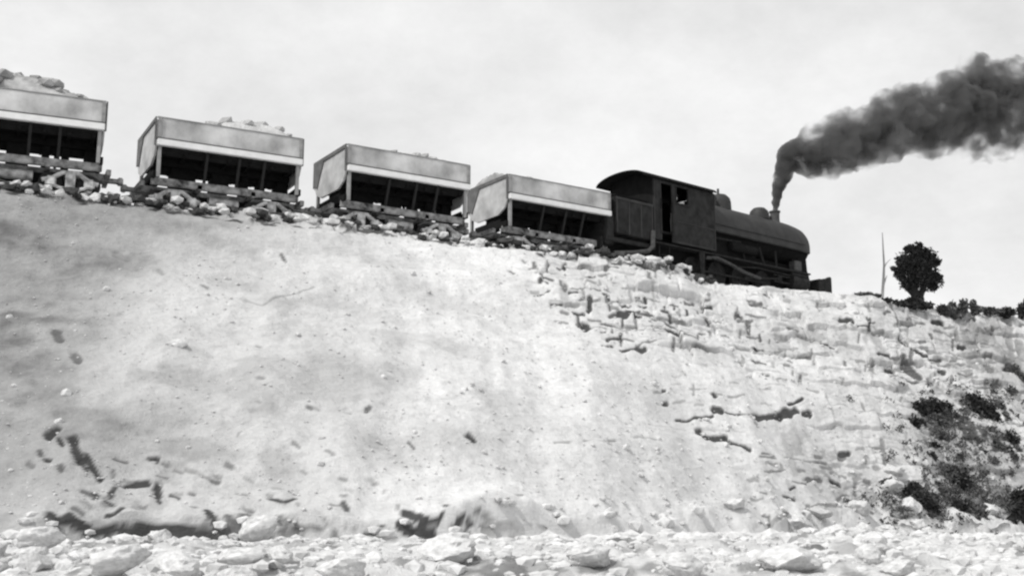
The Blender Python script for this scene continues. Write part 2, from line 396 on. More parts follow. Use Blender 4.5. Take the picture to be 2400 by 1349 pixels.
ST += T(0, 950, 3.381, [([(400,250),(460,200)],60),([(470,290),(500,330)],28),([(580,280),(600,370),(640,430)],50),([(690,400),(720,470),(790,560)],36),([(640,440),(690,510)],16),
 ([(1000,600),(1080,580),(1160,575)],36),([(870,700),(910,625)],26),([(830,735),(890,770)],18),([(850,850),(890,860),(960,810)],36),([(1240,590),(1245,670)],38),([(1250,710),(1260,735)],24),
 ([(1180,400),(1250,405)],26),([(1240,410),(1245,430)],20),([(910,405),(1000,425)],20,.8),([(1240,515),(1320,535)],20,.7),([(1350,670),(1410,690)],26,.9),([(1500,650),(1530,650)],20,.8),
 ([(370,435),(400,440)],26),([(320,380),(325,400)],26,.8),([(480,490),(490,510)],34,.8),([(230,470),(260,480)],34,.5),([(640,645),(700,670)],24,.8),([(740,680),(750,700)],36,.9),
 ([(390,880),(430,920),(540,880),(600,930),(700,990),(850,1000),(960,1010)],60),([(960,1010),(1150,1020),(1300,1010),(1430,1000),(1600,1040),(1700,1050)],75),([(820,1050),(880,1060)],20),
 ([(1640,800),(1670,860),(1710,940)],44),([(1800,870),(1850,950),(1920,890)],45,.8),([(1870,1030),(2010,1090)],18),([(2000,1065),(2150,1068)],18),([(2140,710),(2210,740)],22),([(2250,745),(2330,710)],20)])
ST += T(600, 950, 3.381, [([(420,60),(450,65)],18,.7),([(1210,280),(1250,330)],20,.8),([(1680,240),(1720,265)],34),([(880,80),(900,60)],26,.8),([(2070,745),(2110,765)],18,.7),([(590,765),(700,770)],18,.6),
 ([(690,750),(715,785)],34,.9),([(320,975),(360,980)],40),([(370,990),(520,1000)],20,.7),([(600,1050),(660,1050)],20),([(700,1080),(760,1050),(820,1055)],26),([(850,1010),(960,1015),(1050,1025)],18),
 ([(980,945),(1045,970)],20),([(1150,960),(1230,1010),(1390,1020)],60),([(1180,860),(1260,890),(1320,920),(1420,930)],44),([(1440,940),(1480,890)],40),([(1490,830),(1520,840)],20),
 ([(1500,970),(1620,990),(1720,1030)],18),([(1600,930),(1640,950)],34),([(1680,990),(1690,1010)],26),([(530,900),(560,960)],20,.6)])
ST += T(0, 500, 2.667, [([(365,790),(385,830)],34,.7),([(470,920),(495,960)],34,.7),([(1760,255),(1780,290)],18,.8),([(1265,475),(1300,490)],16,.6),([(990,350),(1015,390)],24,.35),([(720,250),(790,270)],30,.3),
 ([(1610,850),(1625,860)],20,.5),([(1620,1105),(1650,1110)],18,.5),([(1930,1250),(1950,1255)],20,.6),([(1530,560),(1640,600),(1850,520),(1960,475)],8,.4),([(1600,1300),(1700,1260)],60,.12)])
ST += T(1800, 850, 2.703, [([(120,600),(200,620),(370,635)],10,.6),([(400,740),(450,765)],26),([(520,870),(545,880)],26),([(440,880),(500,830)],12,.7),([(100,850),(150,870)],20,.8),([(240,950),(260,910)],16,.7),
 ([(610,940),(660,970)],18,.8),([(720,500),(740,620)],22,.6),([(620,740),(640,745)],26,.7),([(680,650),(700,660)],22,.6),([(820,760),(850,770)],24,.8),([(610,610),(620,620)],16,.6),([(640,545),(700,535)],12,.6)])
rs = random.Random(5)
def dashes(n, x0, x1, y0, y1, w, ln, lv, tilt=.1):
    for _ in range(n):
        x, y = rs.uniform(x0, x1), rs.uniform(y0, y1); l_ = rs.uniform(*ln); v_ = rs.random() < .22
        q = [(x, y), (x + l_ * .5, y + l_ * tilt * .5 + rs.uniform(-2, 2)), (x + l_, y + l_ * tilt + rs.uniform(-3, 3))] if not v_ else [(x, y), (x + rs.uniform(-3, 3), y + l_ * .6)]
        ST.append((q, rs.uniform(*w), rs.uniform(*lv)))
dashes(46, 1230, 1660, 625, 770, (3, 7), (8, 30), (.5, 1))
dashes(40, 1400, 1800, 690, 815, (3, 7), (10, 40), (.5, 1), .22)
dashes(60, 1720, 2130, 690, 900, (2.5, 6.5), (10, 36), (.3, .85))
dashes(70, 2080, 2400, 740, 930, (3, 8), (8, 34), (.3, .8), .15)
dashes(46, 1760, 2120, 1050, 1250, (3, 8), (8, 32), (.3, .85))
dashes(14, 1500, 1800, 880, 960, (2, 4), (14, 50), (.3, .6), .04)
dashes(26, 120, 640, 1050, 1190, (3, 8), (8, 26), (.3, .8), .3)
dashes(16, 560, 980, 960, 1190, (3, 6), (6, 18), (.25, .6), .3)
wob = .8 * fbm(PX * 2.2, (PY + PZ) * 1.6, 71, 3) + .5 * fbm(PX * 4.2, (PY + PZ) * 2.2, 75, 2)
for pts, w, lv in ST:
    P3 = [hit(*p) for p in pts]
    P3 = [p for p in P3 if p is not None and p.y < 120]
    if not P3: continue
    if len(P3) == 1: P3 = P3 * 2
    dist = sum(p.y for p in P3) / len(P3)
    hw = max(w * dist / 2850 / 2, .03)
    xa, xb = min(p.x for p in P3) - hw * 3, max(p.x for p in P3) + hw * 3
    j0, j1_ = np.searchsorted(xs, xa), np.searchsorted(xs, xb)
    if j1_ <= j0: continue
    sub = np.s_[:, j0:j1_]
    X, Y, Z = PX[sub], PY[sub], PZ[sub]
    best = np.full(X.shape, 1e9)
    for a, b in zip(P3[:-1], P3[1:]):
        ab = b - a; ll = ab.length_squared + 1e-9
        t = np.clip(((X - a.x) * ab.x + (Y - a.y) * ab.y + (Z - a.z) * ab.z) / ll, 0, 1)
        dx, dy, dz = X - a.x - t * ab.x, Y - a.y - t * ab.y, Z - a.z - t * ab.z
        r = (a - CAM).normalized(); al = dx * r.x + dy * r.y + dz * r.z      # marks run on up the slope, which is seen at a shallow angle
        d = np.sqrt(np.maximum(dx * dx + dy * dy + dz * dz - al * al, 0) + (.30 * al) ** 2)
        best = np.minimum(best, d)
    tw = max(hw * .6, .055)
    k = sstep((hw * (1.60 + .9 * wob[sub]) - best) / tw + .40)
    disp[sub] -= k * min(hw * .9, .22) * lv * (.25 if pts[0][1] > 1150 else 1)
    soil_shade[sub] = np.maximum(soil_shade[sub], k * lv * .92)
# greyer spoil towards the left, with ragged edge, and a few stained patches
greying = .40 * sstep((-7.0 - PX + 3.5 * fbm(PX * .2, PZ * .3, 61, 3)) / 8) + .13 * sstep((-1 - PX + 3.5 * fbm(PX * .25, PZ * .3, 62, 3)) / 5)
greying = greying + .16 * sstep(fbm(PX * .55, (PY + PZ) * .5, 63, 4) * 2.2) * sstep((3 - PX) / 4)
greying = np.where(VV > 1.5, .1, greying)
def patch(px, py, rx, ry):
    p = hit(px, py); s_ = p.y / 2850
    return sstep(1.5 - np.sqrt(((PX - p.x) / (rx * s_)) ** 2 + ((PZ - p.z) / (ry * s_)) ** 2) + .4 * fbm(PX * .4, PZ * .4, 12, 3))
fin = fbm(PX * 1.3, PZ * 1.5, 131, 5)
pm = patch(2265, 1030, 150, 130) * onslope
soil_shade = np.maximum(soil_shade, pm * .8 * sstep((fin - .02) * 5))
pm2 = np.maximum(np.maximum(patch(2300, 830, 130, 110), patch(2150, 1180, 150, 70)) , .8 * patch(1980, 800, 170, 70)) * onslope
soil_shade = np.maximum(soil_shade, pm2 * .38 * sstep((fbm(PX * 1.6, PZ * 1.1, 141, 4) - .02) * 5))
pm3 = np.maximum(patch(1900, 1090, 150, 80), .7 * patch(400, 1120, 240, 60)) * onslope
soil_shade = np.maximum(soil_shade, pm3 * .30 * sstep((fbm(PX * 1.9, PZ * 2.2, 151, 4) - .08) * 6))
for px, py, rx, ry, lv in [(690, 770, 75, 70, .16), (650, 1080, 45, 45, .2), (640, 960, 40, 60, .12), (850, 1050, 50, 60, .12), (760, 830, 90, 90, .10), (920, 1080, 30, 40, .15), (60, 900, 120, 200, .12), (2330, 850, 120, 130, .22),
                           (2260, 1050, 160, 130, .22), (1900, 1080, 120, 90, .12), (2200, 780, 150, 60, .12), (1960, 780, 120, 60, .1), (1790, 790, 60, 20, .15), (40, 560, 160, 60, .1)]:
    p = hit(px, py)
    if p is None: continue
    s_ = p.y / 2850
    d = np.sqrt(((PX - p.x) / (rx * s_)) ** 2 + ((PY - p.y) ** 2 + (PZ - p.z) ** 2) / (ry * s_ * 1.6) ** 2)
    greying = np.maximum(greying, lv * sstep((1.3 + .8 * wob - d) / .8) + greying * .6)
brink = np.where((VV > .972) & (VV < 2.5) & (PY < Yc + 1.6) & (PX < 10.5), 1.0, 0) * sstep((PX + 26) / 4)
bn = fbm(PX * 2.3, PY * 2.3, 98, 4)
soil_shade = np.maximum(soil_shade, brink * .85 * sstep((fbm(PX * 1.9, PY * 2.5 + PZ * 3, 99, 4) + .12) * 6))
# shade painted dark along the undercut foot of the bank and in rubble gaps
ft = fbm(PX * .9, (PY + PZ) * 1.6, 161, 4)
foot = np.where((VV >= 0) & (VV < .06), sstep((.013 + .024 * ft + .012 * fbm(PX * 3.5, PZ * 3.5, 165, 3) - VV) / .006), 0) * (sstep((PX + 10.8) / 1.0) * sstep((-3.3 - PX) / .6) + sstep((PX + 2.7) / .4) * sstep((-.2 - PX) / .6))
soil_shade = np.maximum(soil_shade, foot * (.72 + .2 * fbm(PX * 3, PZ * 4, 166, 3)) * sstep((fbm(PX * 1.3, PZ * 2.4 + 4, 162, 5) + .16) * 5))
greying = np.where((VV < 0) & (PY > 10) & (PY < 62), .10 + .35 * sstep(fbm(PX * .7, PY * .7, 163, 4) * 2.2), greying)
soil_shade = np.where((VV < 0) & (PY > 10) & (PY < 62), np.maximum(soil_shade, .55 * sstep((fbm(PX * 1.4, PY * 1.1, 164, 5) - .16) * 6)), soil_shade)
ragged = brink * .32 * np.maximum(bn, -.1) + np.where((VV > .975) & (VV < 2.5) & (PY < Yc + 1.0), .09 * np.maximum(fbm(PX * 1.6, PZ * 0 + 3, 97, 4), -.2), 0)
GX, GY, GZ = PX, PY + NY * disp, PZ + NZ * disp + ragged + GZ_EXTRA
verts = np.stack([GX, GY, GZ], -1).reshape(-1, 3).astype(np.float32)
idx = np.arange(nr * nc).reshape(nr, nc)
faces = np.stack([idx[:-1, :-1], idx[:-1, 1:], idx[1:, 1:], idx[1:, :-1]], -1).reshape(-1, 4).astype(np.int32)
gm = bpy.data.meshes.new('ground')
gm.vertices.add(len(verts)); gm.vertices.foreach_set('co', verts.ravel())
gm.loops.add(faces.size); gm.loops.foreach_set('vertex_index', faces.ravel())
gm.polygons.add(len(faces)); gm.polygons.foreach_set('loop_start', np.arange(0, faces.size, 4, dtype=np.int32))
gm.update(calc_edges=True); gm.validate()
for nm, arr in (('soil_shade', soil_shade), ('greying', greying)):
    at = gm.attributes.new(nm, 'FLOAT', 'POINT'); at.data.foreach_set('value', np.ascontiguousarray(arr, dtype=np.float32).ravel())
gm.materials.append(M['ground']); gm.shade_smooth()
go = bpy.data.objects.new('ground', gm); C.objects.link(go); tag(go, kind='structure')
def ground_at(x, y):
    j = min(max(np.searchsorted(xs, x) - 1, 0), nc - 2); t = (x - xs[j]) / (xs[j + 1] - xs[j])
    yc = GY[:, j]; i = int(np.argmax(yc > y)); i = max(i, 1)
    u = (y - yc[i - 1]) / (yc[i] - yc[i - 1] + 1e-9)
    return float(GZ[i - 1, j] + (GZ[i, j] - GZ[i - 1, j]) * u)

# ------------------------------------------------------------------ loose stones
def stone_mesh(seed, sub=4, sq=1.0):
    r = random.Random(seed); bm = bmesh.new(); bmesh.ops.create_icosphere(bm, subdivisions=sub, radius=1)
    o = Vector((r.uniform(-50, 50), r.uniform(-50, 50), r.uniform(-50, 50)))
    pl = [(Vector((r.gauss(0, 1), r.gauss(0, 1), r.gauss(0, 1))).normalized(), r.uniform(.55, .85)) for _ in range(13)]
    for v in bm.verts:
        p = v.co.copy()
        for nn, dd in pl:
            k = p.dot(nn) - dd
            if k > 0: p -= nn * k * .9
        p *= 1 + .22 * mnoise.noise(p * 1.4 + o) + .10 * mnoise.noise(p * 3.4 + o) + .05 * mnoise.noise(p * 8 + o)
        v.co = p
    me = bpy.data.meshes.new('boulder'); bm.to_mesh(me); bm.free()
    for p in me.polygons: p.use_smooth = True
    try: me.set_sharp_from_angle(angle=math.radians(28))
    except Exception: pass
    return me
stones = []
for k in range(7):
    me = stone_mesh(k); me.materials.append(M['rock']); stones.append(me)
stonesg = []
for k in range(3):
    me = stone_mesh(k + 20); me.materials.append(M['rockg']); stonesg.append(me)
stonesd = []
for k in range(3):
    me = stone_mesh(k + 40); me.materials.append(M['rockd']); stonesd.append(me)
def put_stone(x, y, z, sx, sy, sz, label, group=None, grey=False, rz=None, dark=False):
    o = bpy.data.objects.new('boulder', random.choice(stonesd if dark else stonesg if grey else stones)); C.objects.link(o)
    o.location = (x, y, z); o.scale = (sx, sy, sz)
    o.rotation_euler = (random.uniform(-.2, .2), random.uniform(-.2, .2), random.uniform(0, 6.28) if rz is None else rz)
    return tag(o, label, 'boulder', group)
# named boulders
named = [
 (606, 1238, 17.6, 52, 34, 'large rounded white boulder on the rubble just right of the dark band'),
 (270, 1312, 15.6, 80, 34, 'broad pale boulder at the bottom edge, left of centre'),
 (90, 1262, 17.2, 60, 30, 'pale grey boulder below the left end of the dark band'),
 (420, 1325, 15.4, 62, 30, 'low white boulder at the bottom between two darker gaps'),
 (570, 1300, 16.2, 66, 26, 'flat-topped white boulder below the large rounded one'),
 (660, 1300, 16.2, 36, 20, 'small round white boulder left of the dark hole in the rubble'),
 (800, 1335, 15.3, 70, 36, 'smooth pale boulder right of the dark hole in the rubble'),
 (540, 1274, 17.4, 30, 10, 'thin flat white slab lying under the dark band'),
 (1050, 1290, 17.0, 80, 34, 'wide pale boulder under the dark hollow at the bottom centre of the slope'),
 (1390, 1300, 16.6, 62, 30, 'pale boulder between two dark clefts near the bottom middle'),
 (1610, 1325, 15.8, 60, 30, 'white boulder at the bottom beside a curved dark cleft'),
 (1850, 1310, 16.4, 80, 34, 'broad white boulder near the bottom, below the dark notch'),
]
for px, py, Y, rx, ry, lab in named:
    p = at_y(px, py, Y); s = Y / 2850
    put_stone(p.x, Y, p.z, rx * s, rx * s * .9, ry * s * 1.05, lab, rz=random.uniform(-.3, .3))
for px, py, rx, ry, lab in [(408, 815, 36, 19, 'bright oval boulder half sunk in the left slope'), (377, 923, 15, 12, 'small bright stone below the oval boulder on the left slope'),
                            (185, 770, 14, 8, 'small bright stone high on the grey left slope'), (22, 747, 10, 9, 'small pale stone at the far left of the slope'),
                            (138, 992, 14, 12, 'round pale stone above the dark slanting cleft'), (735, 757, 9, 7, 'tiny bright stone on the stained middle slope')]:
    p = hit(px, py); s = p.y / 2850
    put_stone(p.x, p.y - .02, p.z + .02, rx * s, rx * s * .8, ry * s * 1.2, lab, rz=0)
# rubble heap boulders
for k in range(130):
    y = random.uniform(14.4, 27); x = random.uniform(-.5, .5) * y * .95
    if k < 60: y = random.uniform(14.4, 17.5); x = random.uniform(-.48, .48) * y
    r = min(.06 + random.expovariate(10), .28)
    put_stone(x, y, ground_at(x, y) + r * .15, r, r * random.uniform(.7, 1.1), r * random.uniform(.5, .85),
              'weathered pale stone among the loose rubble along the bottom', 'loose stones of the rubble heap', grey=random.random() < .3)
# blocks fallen along the foot of the quarry face
for k in range(32):
    x = random.uniform(6, 22); y = float(np.interp(x, bX, bY)) + random.uniform(-3, 2.0)
    r = random.uniform(.2, .55)
    put_stone(x, y, ground_at(x, y) + r * .2, r, r * random.uniform(.7, 1.1), r * random.uniform(.5, .8),
              'pale block fallen at the foot of the right-hand quarry face', 'fallen blocks under the quarry face', grey=random.random() < .25)
# rocks along the edge of the track
for k in range(118):
    px = random.uniform(-20, 1620); a = at_z(px, 520, 12.5)
    x = random.uniform(-17, 10); y = float(np.interp(x, xs, Yc)) + random.uniform(-.15, .9)
    r = random.uniform(.08, .25) if k % 3 else random.uniform(.2, .34)
    dk = random.random() < .5
    put_stone(x, y, ground_at(x, y) + r * .35, r * random.uniform(.8, 1.5), r, r * random.uniform(.6, .9),
              'dark sooty stone on the brink of the slope beside the track' if dk else 'small pale stone on the brink of the slope beside the track',
              'dark stones along the track edge' if dk else 'pale stones along the track edge', dark=dk)
# gravel
gv = MB(); tmpl = []
for k in range(4):
    bm = bmesh.new(); bmesh.ops.create_icosphere(bm, subdivisions=1, radius=1)
    for v in bm.verts: v.co *= random.uniform(.7, 1.15)
    bm.verts.index_update(); tmpl.append(([v.co.copy() for v in bm.verts], [[v.index for v in f.verts] for f in bm.faces])); bm.free()
for k in range(6000):
    u = random.random()
    if u < .7: y = random.uniform(13.8, 27); x = random.uniform(-.5, .5) * y
    elif u < .86:
        x = random.uniform(2, 24); b = float(np.interp(x, bX, bY)); c = float(np.interp(x, cX, cY)); y = b + (c - b) * random.random() ** 1.2
    else:
        x = random.uniform(-18, 24); b = float(np.interp(x, bX, bY)); c = float(np.interp(x, cX, cY)); y = b + (c - b) * random.random() ** 1.6
    r = (.03 + random.expovariate(18)) if u < .7 else .02 + random.expovariate(30)
    r = min(r, .17)
    if k % 4 == 0: y = random.uniform(24, 47); x = random.uniform(.02, .5) * y; r = .04 + min(random.expovariate(11), .26); yb_ = float(np.interp(x, xs, Yb)); y = y if y < yb_ - .2 else random.uniform(yb_ - 7, yb_ + .8)
    z = ground_at(x, y); tv, tf = random.choice(tmpl); a = random.uniform(0, 6.28); c_, s_ = math.cos(a), math.sin(a)
    fl = random.uniform(.5, .9)
    gv.add([(x + r * (v.x * c_ - v.y * s_), y + r * (v.x * s_ + v.y * c_), z + r * v.z * fl) for v in tv], tf)
for k in range(7500):
    x = random.uniform(-19, 26); b_ = float(np.interp(x, xs, Yb)); c_y = float(np.interp(x, xs, Yc)); y = b_ + (c_y - b_) * (.06 + .94 * random.random() ** 1.3)
    cl = mnoise.noise(Vector((x * .35, y * .35, 3)))
    if cl < -.05 and random.random() < .75: continue
    r = .014 + min(random.expovariate(85), .06); z = ground_at(x, y); tv, tf = random.choice(tmpl)
    gv.add([(x + r * v.x, y + r * v.y, z + r * v.z * .7 + r * .2) for v in tv], tf)
for k in range(240):
    x = random.uniform(-11, 1); y = float(np.interp(x, xs, Yb)) + random.uniform(-1.6, .25); r = random.uniform(.05, .20); z = ground_at(x, y) + r * .2
    tv, tf = random.choice(tmpl); a = random.uniform(0, 6.28); c_, s_ = math.cos(a), math.sin(a); e = random.uniform(1, 1.9)
    gv.add([(x + r * (v.x * e * c_ - v.y * s_), y + r * (v.x * e * s_ + v.y * c_), z + r * v.z * .75) for v in tv], tf)
g_ = gv.build('gravel', M['rock']); tag(g_, 'loose pale gravel scattered over slope and rubble', 'gravel', kind='stuff')

# rubble heaped against the track in front of the wheels
for nm_, mt_, n_, lab in (('track_rubble', 'rock', 330, 'pale broken rubble heaped between the rails and the brink'), ('sooty_rubble', 'rockd', 300, 'dark sooty rubble mixed along the brink under the cars')):
    b = MB()
    for k in range(n_):
        x = random.uniform(-19, 9.5); y = float(np.interp(x, xs, Yc)) + random.uniform(.0, 1.15)
        r = random.uniform(.08, .29); z = ground_at(x, y) + random.uniform(0, .36); tv, tf = random.choice(tmpl); a = random.uniform(0, 6.28); c_, s_ = math.cos(a), math.sin(a)
        st1 = random.uniform(1, 1.8)
        b.add([(x + r * (v.x * st1 * c_ - v.y * s_), y + r * (v.x * st1 * s_ + v.y * c_), z + r * v.z * .75) for v in tv], tf)
    tag(b.build(nm_, M[mt_]), lab, 'rubble', kind='stuff')

# ------------------------------------------------------------------ quarry cars
def arc(c, r, a0, a1, n, y):
    return [(c[0] + r * math.cos(a0 + (a1 - a0) * i / n), y, c[1] + r * math.sin(a0 + (a1 - a0) * i / n)) for i in range(n + 1)]
HL = 2.72
def make_car():
    r = empty('quarry_car', (0, 0, 0))
    # body tray
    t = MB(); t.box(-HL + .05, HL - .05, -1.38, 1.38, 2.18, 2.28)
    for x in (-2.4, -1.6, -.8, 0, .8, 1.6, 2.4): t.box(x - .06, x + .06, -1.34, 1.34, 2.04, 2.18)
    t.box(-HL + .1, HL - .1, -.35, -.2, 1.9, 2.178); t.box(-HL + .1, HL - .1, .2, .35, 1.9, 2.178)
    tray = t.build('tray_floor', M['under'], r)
    for s in (-1, 1):
        b = MB()
        for i, (z0, z1) in enumerate(((2.60, 3.36),)):
            b.box(-HL + .04, HL - .04, s * 1.45 - .035, s * 1.45 + .035, z0, z1, .01)
        side = b.build('side_board', M['board'], r)
        b = MB()
        for x in (-HL + .08, HL - .06): b.box(x - .06, x + .06, s * 1.505 - .02, s * 1.505 + .02, 2.6, 3.38)
        b.box(-HL, HL, s * 1.45 - .05, s * 1.45 + .05, 3.362, 3.40)
        b.build('binding_strip', M['strip'], side)
        b = MB(); b.box(-HL, HL, s * 1.46 - .06, s * 1.46 + .06, 2.53, 2.598); b.build('board_hinge_rail', M['rim'], r)
        b = MB(); b.box(-HL + .02, HL, s * 1.5 - .08, s * 1.5 + .08, 2.29, 2.525, .015); b.build('side_sill', M['pale'], r)
        # hanging skirt of the tray with ribs
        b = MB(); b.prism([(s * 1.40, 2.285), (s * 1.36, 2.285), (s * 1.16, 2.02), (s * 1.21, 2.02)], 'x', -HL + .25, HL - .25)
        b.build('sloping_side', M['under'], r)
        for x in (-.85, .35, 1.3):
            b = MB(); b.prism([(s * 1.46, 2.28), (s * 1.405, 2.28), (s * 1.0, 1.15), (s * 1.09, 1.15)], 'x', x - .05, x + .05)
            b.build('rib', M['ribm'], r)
    for s in (-1, 1):
        x = s * (HL - .02)
        b = MB(); b.prism([(-1.41, 3.3), (1.41, 3.3), (1.42, 2.35), (1.2, 1.95), (.75, 1.72), (-.75, 1.72), (-1.2, 1.95), (-1.42, 2.35)], 'x', x - .04, x + .04)
        e = b.build('end_board', M['end'], r)
        b = MB(); xo = x + s * .065
        b.box(xo - .022, xo + .022, -1.45, 1.45, 3.24, 3.40)
        b.box(xo - .022, xo + .022, 1.28, 1.45, 2.3, 3.24); b.box(xo - .022, xo + .022, -1.45, -1.38, 2.3, 3.24)
        b.prism([(.55, 3.24), (1.28, 3.24), (1.28, 2.35), (1.1, 2.2)], 'x', xo - .018, xo + .018)
        b.build('end_frame', M['rim'], e)
        b = MB(); b.box(x - s * .12 - .06, x - s * .12 + .06, -1.42, -1.31, 1.12, 2.28); b.build('corner_post', M['post'], r)
        b = MB(); b.box(x - s * .12 - .06, x - s * .12 + .06, 1.31, 1.42, 1.12, 2.28); b.build('corner_post', M['post'], r)
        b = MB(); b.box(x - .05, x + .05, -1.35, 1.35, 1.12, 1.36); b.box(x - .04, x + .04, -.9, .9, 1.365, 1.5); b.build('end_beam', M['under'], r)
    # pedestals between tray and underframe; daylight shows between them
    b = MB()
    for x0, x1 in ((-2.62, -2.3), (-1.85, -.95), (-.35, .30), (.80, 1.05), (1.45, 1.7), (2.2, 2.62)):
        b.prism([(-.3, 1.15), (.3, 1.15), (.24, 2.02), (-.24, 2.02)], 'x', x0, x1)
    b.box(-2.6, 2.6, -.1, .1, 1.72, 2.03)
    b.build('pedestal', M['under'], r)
    # underframe
    b = MB(); b.box(-3.05, 3.05, -.22, .22, .82, 1.10, .02)
    for s in (-1, 1): b.box(-2.75, 2.75, s * 1.05 - .07, s * 1.05 + .07, .90, 1.19, .02)
    for x in (-3.0, -1.0, 1.0, 3.0): b.box(x - .08, x + .08, -1.12 if abs(x) < 2 else -.85, 1.12 if abs(x) < 2 else .85, .88, 1.08)
    b.build('underframe', M['dusty'], r)
    for s in (-1, 1):
        b = MB(); b.box(s * 3.25 - .22, s * 3.25 + .22, -.10, .10, .84, 1.0, .02); b.box(s * 3.47 - .1, s * 3.47 + .1, -.17, .17, .80, 1.05, .04)
        b.build('coupler', M['dusty'], r)
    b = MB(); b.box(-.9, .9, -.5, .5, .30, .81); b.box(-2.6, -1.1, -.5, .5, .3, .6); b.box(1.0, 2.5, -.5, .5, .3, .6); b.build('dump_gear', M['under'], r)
    b = MB(); b.tube([(-.55, -.62, .62), (.55, -.62, .62)], .2, 14); b.build('brake_cylinder', M['dust2'], r, True)
    for tx in (-1.85, 1.75):
        b = MB(); b.box(tx - .18, tx + .18, -1.0, 1.0, .52, .80, .02); tr = b.build('truck', M['dusty'], r)
        for s in (-1, 1):
            y = s * .98; b = MB()
            b.tube([(tx - .92, y, .42), (tx - .62, y, .50), (tx - .25, y, .76), (tx + .25, y, .76), (tx + .62, y, .50), (tx + .92, y, .42)], .085, 7)
            b.tube([(tx - .80, y, .36), (tx - .3, y, .18), (tx + .3, y, .18), (tx + .80, y, .36)], .07, 7)
            b.box(tx - .16, tx + .16, y - .07, y + .07, .16, .74)
            for q in (-.62, .62): b.box(tx + q - .17, tx + q + .17, y - .11, y + .11, .22, .58, .05)
            b.build('side_frame', M['dust2'], tr)
            for q in (-.62, .62):
                b = MB(); b.lathe([(.05, -.06), (.34, -.06), (.40, -.05), (.40, .05), (.36, .06), (.05, .06)], 20, (tx + q, s * .76, .40), 'y')
                b.build('wheel', M['wheel'], tr, True)
    return r
def heap(parent_loc, rz, prof, m, label, seed, name='stone_load'):
    # loose stone heaped above the side boards: prof = [(x, height)]
    hx = [p[0] for p in prof]; hz = [p[1] for p in prof]; b = MB(); n1, n2 = 60, 30
    vs = []; fs = []
    for i in range(n1 + 1):
        x = hx[0] + (hx[-1] - hx[0]) * i / n1; H = float(np.interp(x, hx, hz))
        for j in range(n2 + 1):
            y = -1.40 + 2.80 * j / n2; k = max(0, 1 - (y / 1.40) ** 2) ** .6
            q = Vector((x * 1.6 + seed, y * 1.6, seed))
            z = 3.2 + H * k + k * (.16 * mnoise.noise(q) + .12 * abs(mnoise.noise(q * 2.7)) + .05 * mnoise.noise(q * 6))
            vs.append((x, y, z))
    nn = n2 + 1
    for i in range(n1):
        for j in range(n2): fs.append((i * nn + j, (i + 1) * nn + j, (i + 1) * nn + j + 1, i * nn + j + 1))
    base = len(vs); vs += [(v[0], v[1], 2.3) for v in vs]
    for i in range(n1):
        fs.append((i * nn, i * nn + base, (i + 1) * nn + base, (i + 1) * nn)); k = i * nn + n2; fs.append((k, k + nn, k + nn + base, k + base))
    for j in range(n2):
        fs.append((j, j + 1, j + 1 + base, j + base)); k = n1 * nn + j; fs.append((k, k + base, k + 1 + base, k + 1))
    fs.append((base, base + n2, base + n1 * nn + n2, base + n1 * nn)); b.add(vs, fs)
    rr = random.Random(seed)
    for k in range(46):
        x = rr.uniform(hx[0] + .2, hx[-1] - .2); H = float(np.interp(x, hx, hz)); y = rr.uniform(-1.2, 1.2); kk = max(0, 1 - (y / 1.4) ** 2) ** .6
        s = rr.uniform(.1, .26) * (.6 + H); tv, tf = rr.choice(tmpl)
        b.add([(x + v.x * s, y + v.y * s, 3.22 + H * kk + v.z * s * .7) for v in tv], tf)
    o = b.build(name, m); o.location = parent_loc; o.rotation_euler = (0, 0, rz); o.scale = (1.03, WID, 1)
    return tag(o, label, 'stone load', 'stone loads in the quarry cars')

LIP = RAIL + 2.41
strips = [((250 - 330, 299 - 40), (249, 299)), ((376, 329 + 4), (701, 380)), ((814, 392), (1101, 439.5)), ((1185, 457), (1438.6, 502))]
labels = ['nearest quarry car, cut off by the left edge of the photo', 'quarry car with long pale sill standing clear on both ends, second from the left',
          'quarry car in the middle with grey posts and pale slanted end board', 'quarry car coupled directly behind the locomotive cab']
lloads = ['tall heap of grey rubble with dark blotches on the leftmost car', 'pale rubble rising towards the right end of the second car',
          'low pale stone load barely above the middle car boards', 'very low stone load in the car behind the locomotive']
profs = [[(-2.65, .65), (-1.2, .95), (-.5, 1.2), (.3, 1.15), (1.0, 1.0), (1.6, .75), (2.2, .5), (2.66, .2)], [(-2.65, .0), (-1.6, .05), (-.9, .40), (-.1, .80), (.9, .95), (1.9, .85), (2.62, .5)],
         [(-2.65, .05), (-1, .40), (0, .55), (1.0, .62), (2.62, .30)], [(-2.65, .45), (-1.5, .48), (0, .35), (2.6, .25)]]
lm = ['load', 'loadp', 'loadp', 'load']
WID = 1.13; car0 = None; ends = []
for i, (a, b) in enumerate(strips):
    A, B = at_z(a[0], a[1], LIP), at_z(b[0], b[1], LIP)
    d = (B - A); L = d.length; d.normalize()
    nrm = Vector((-d.y, d.x, 0))
    mid = (A + B) / 2 if i else B - d * 2.85
    ctr = mid + nrm * 1.5 * WID; ctr.z = RAIL; rz = math.atan2(d.y, d.x)
    print('car', i, 'len %.2f' % L, 'heading %.1f' % math.degrees(math.pi / 2 - rz), tuple(round(q, 2) for q in ctr))
    if car0 is None: car0 = make_car(); o = car0
    else: o = copy_tree(car0)
    o.scale = (1.03, WID, 1); o.location = ctr; o.rotation_euler = (0, 0, rz); tag(o, labels[i], 'railway car', 'dump cars of the quarry train')
    heap(ctr, rz, profs[i], M[lm[i]], lloads[i], 3 + i * 5)
    ends.append((ctr.copy(), d.copy()))

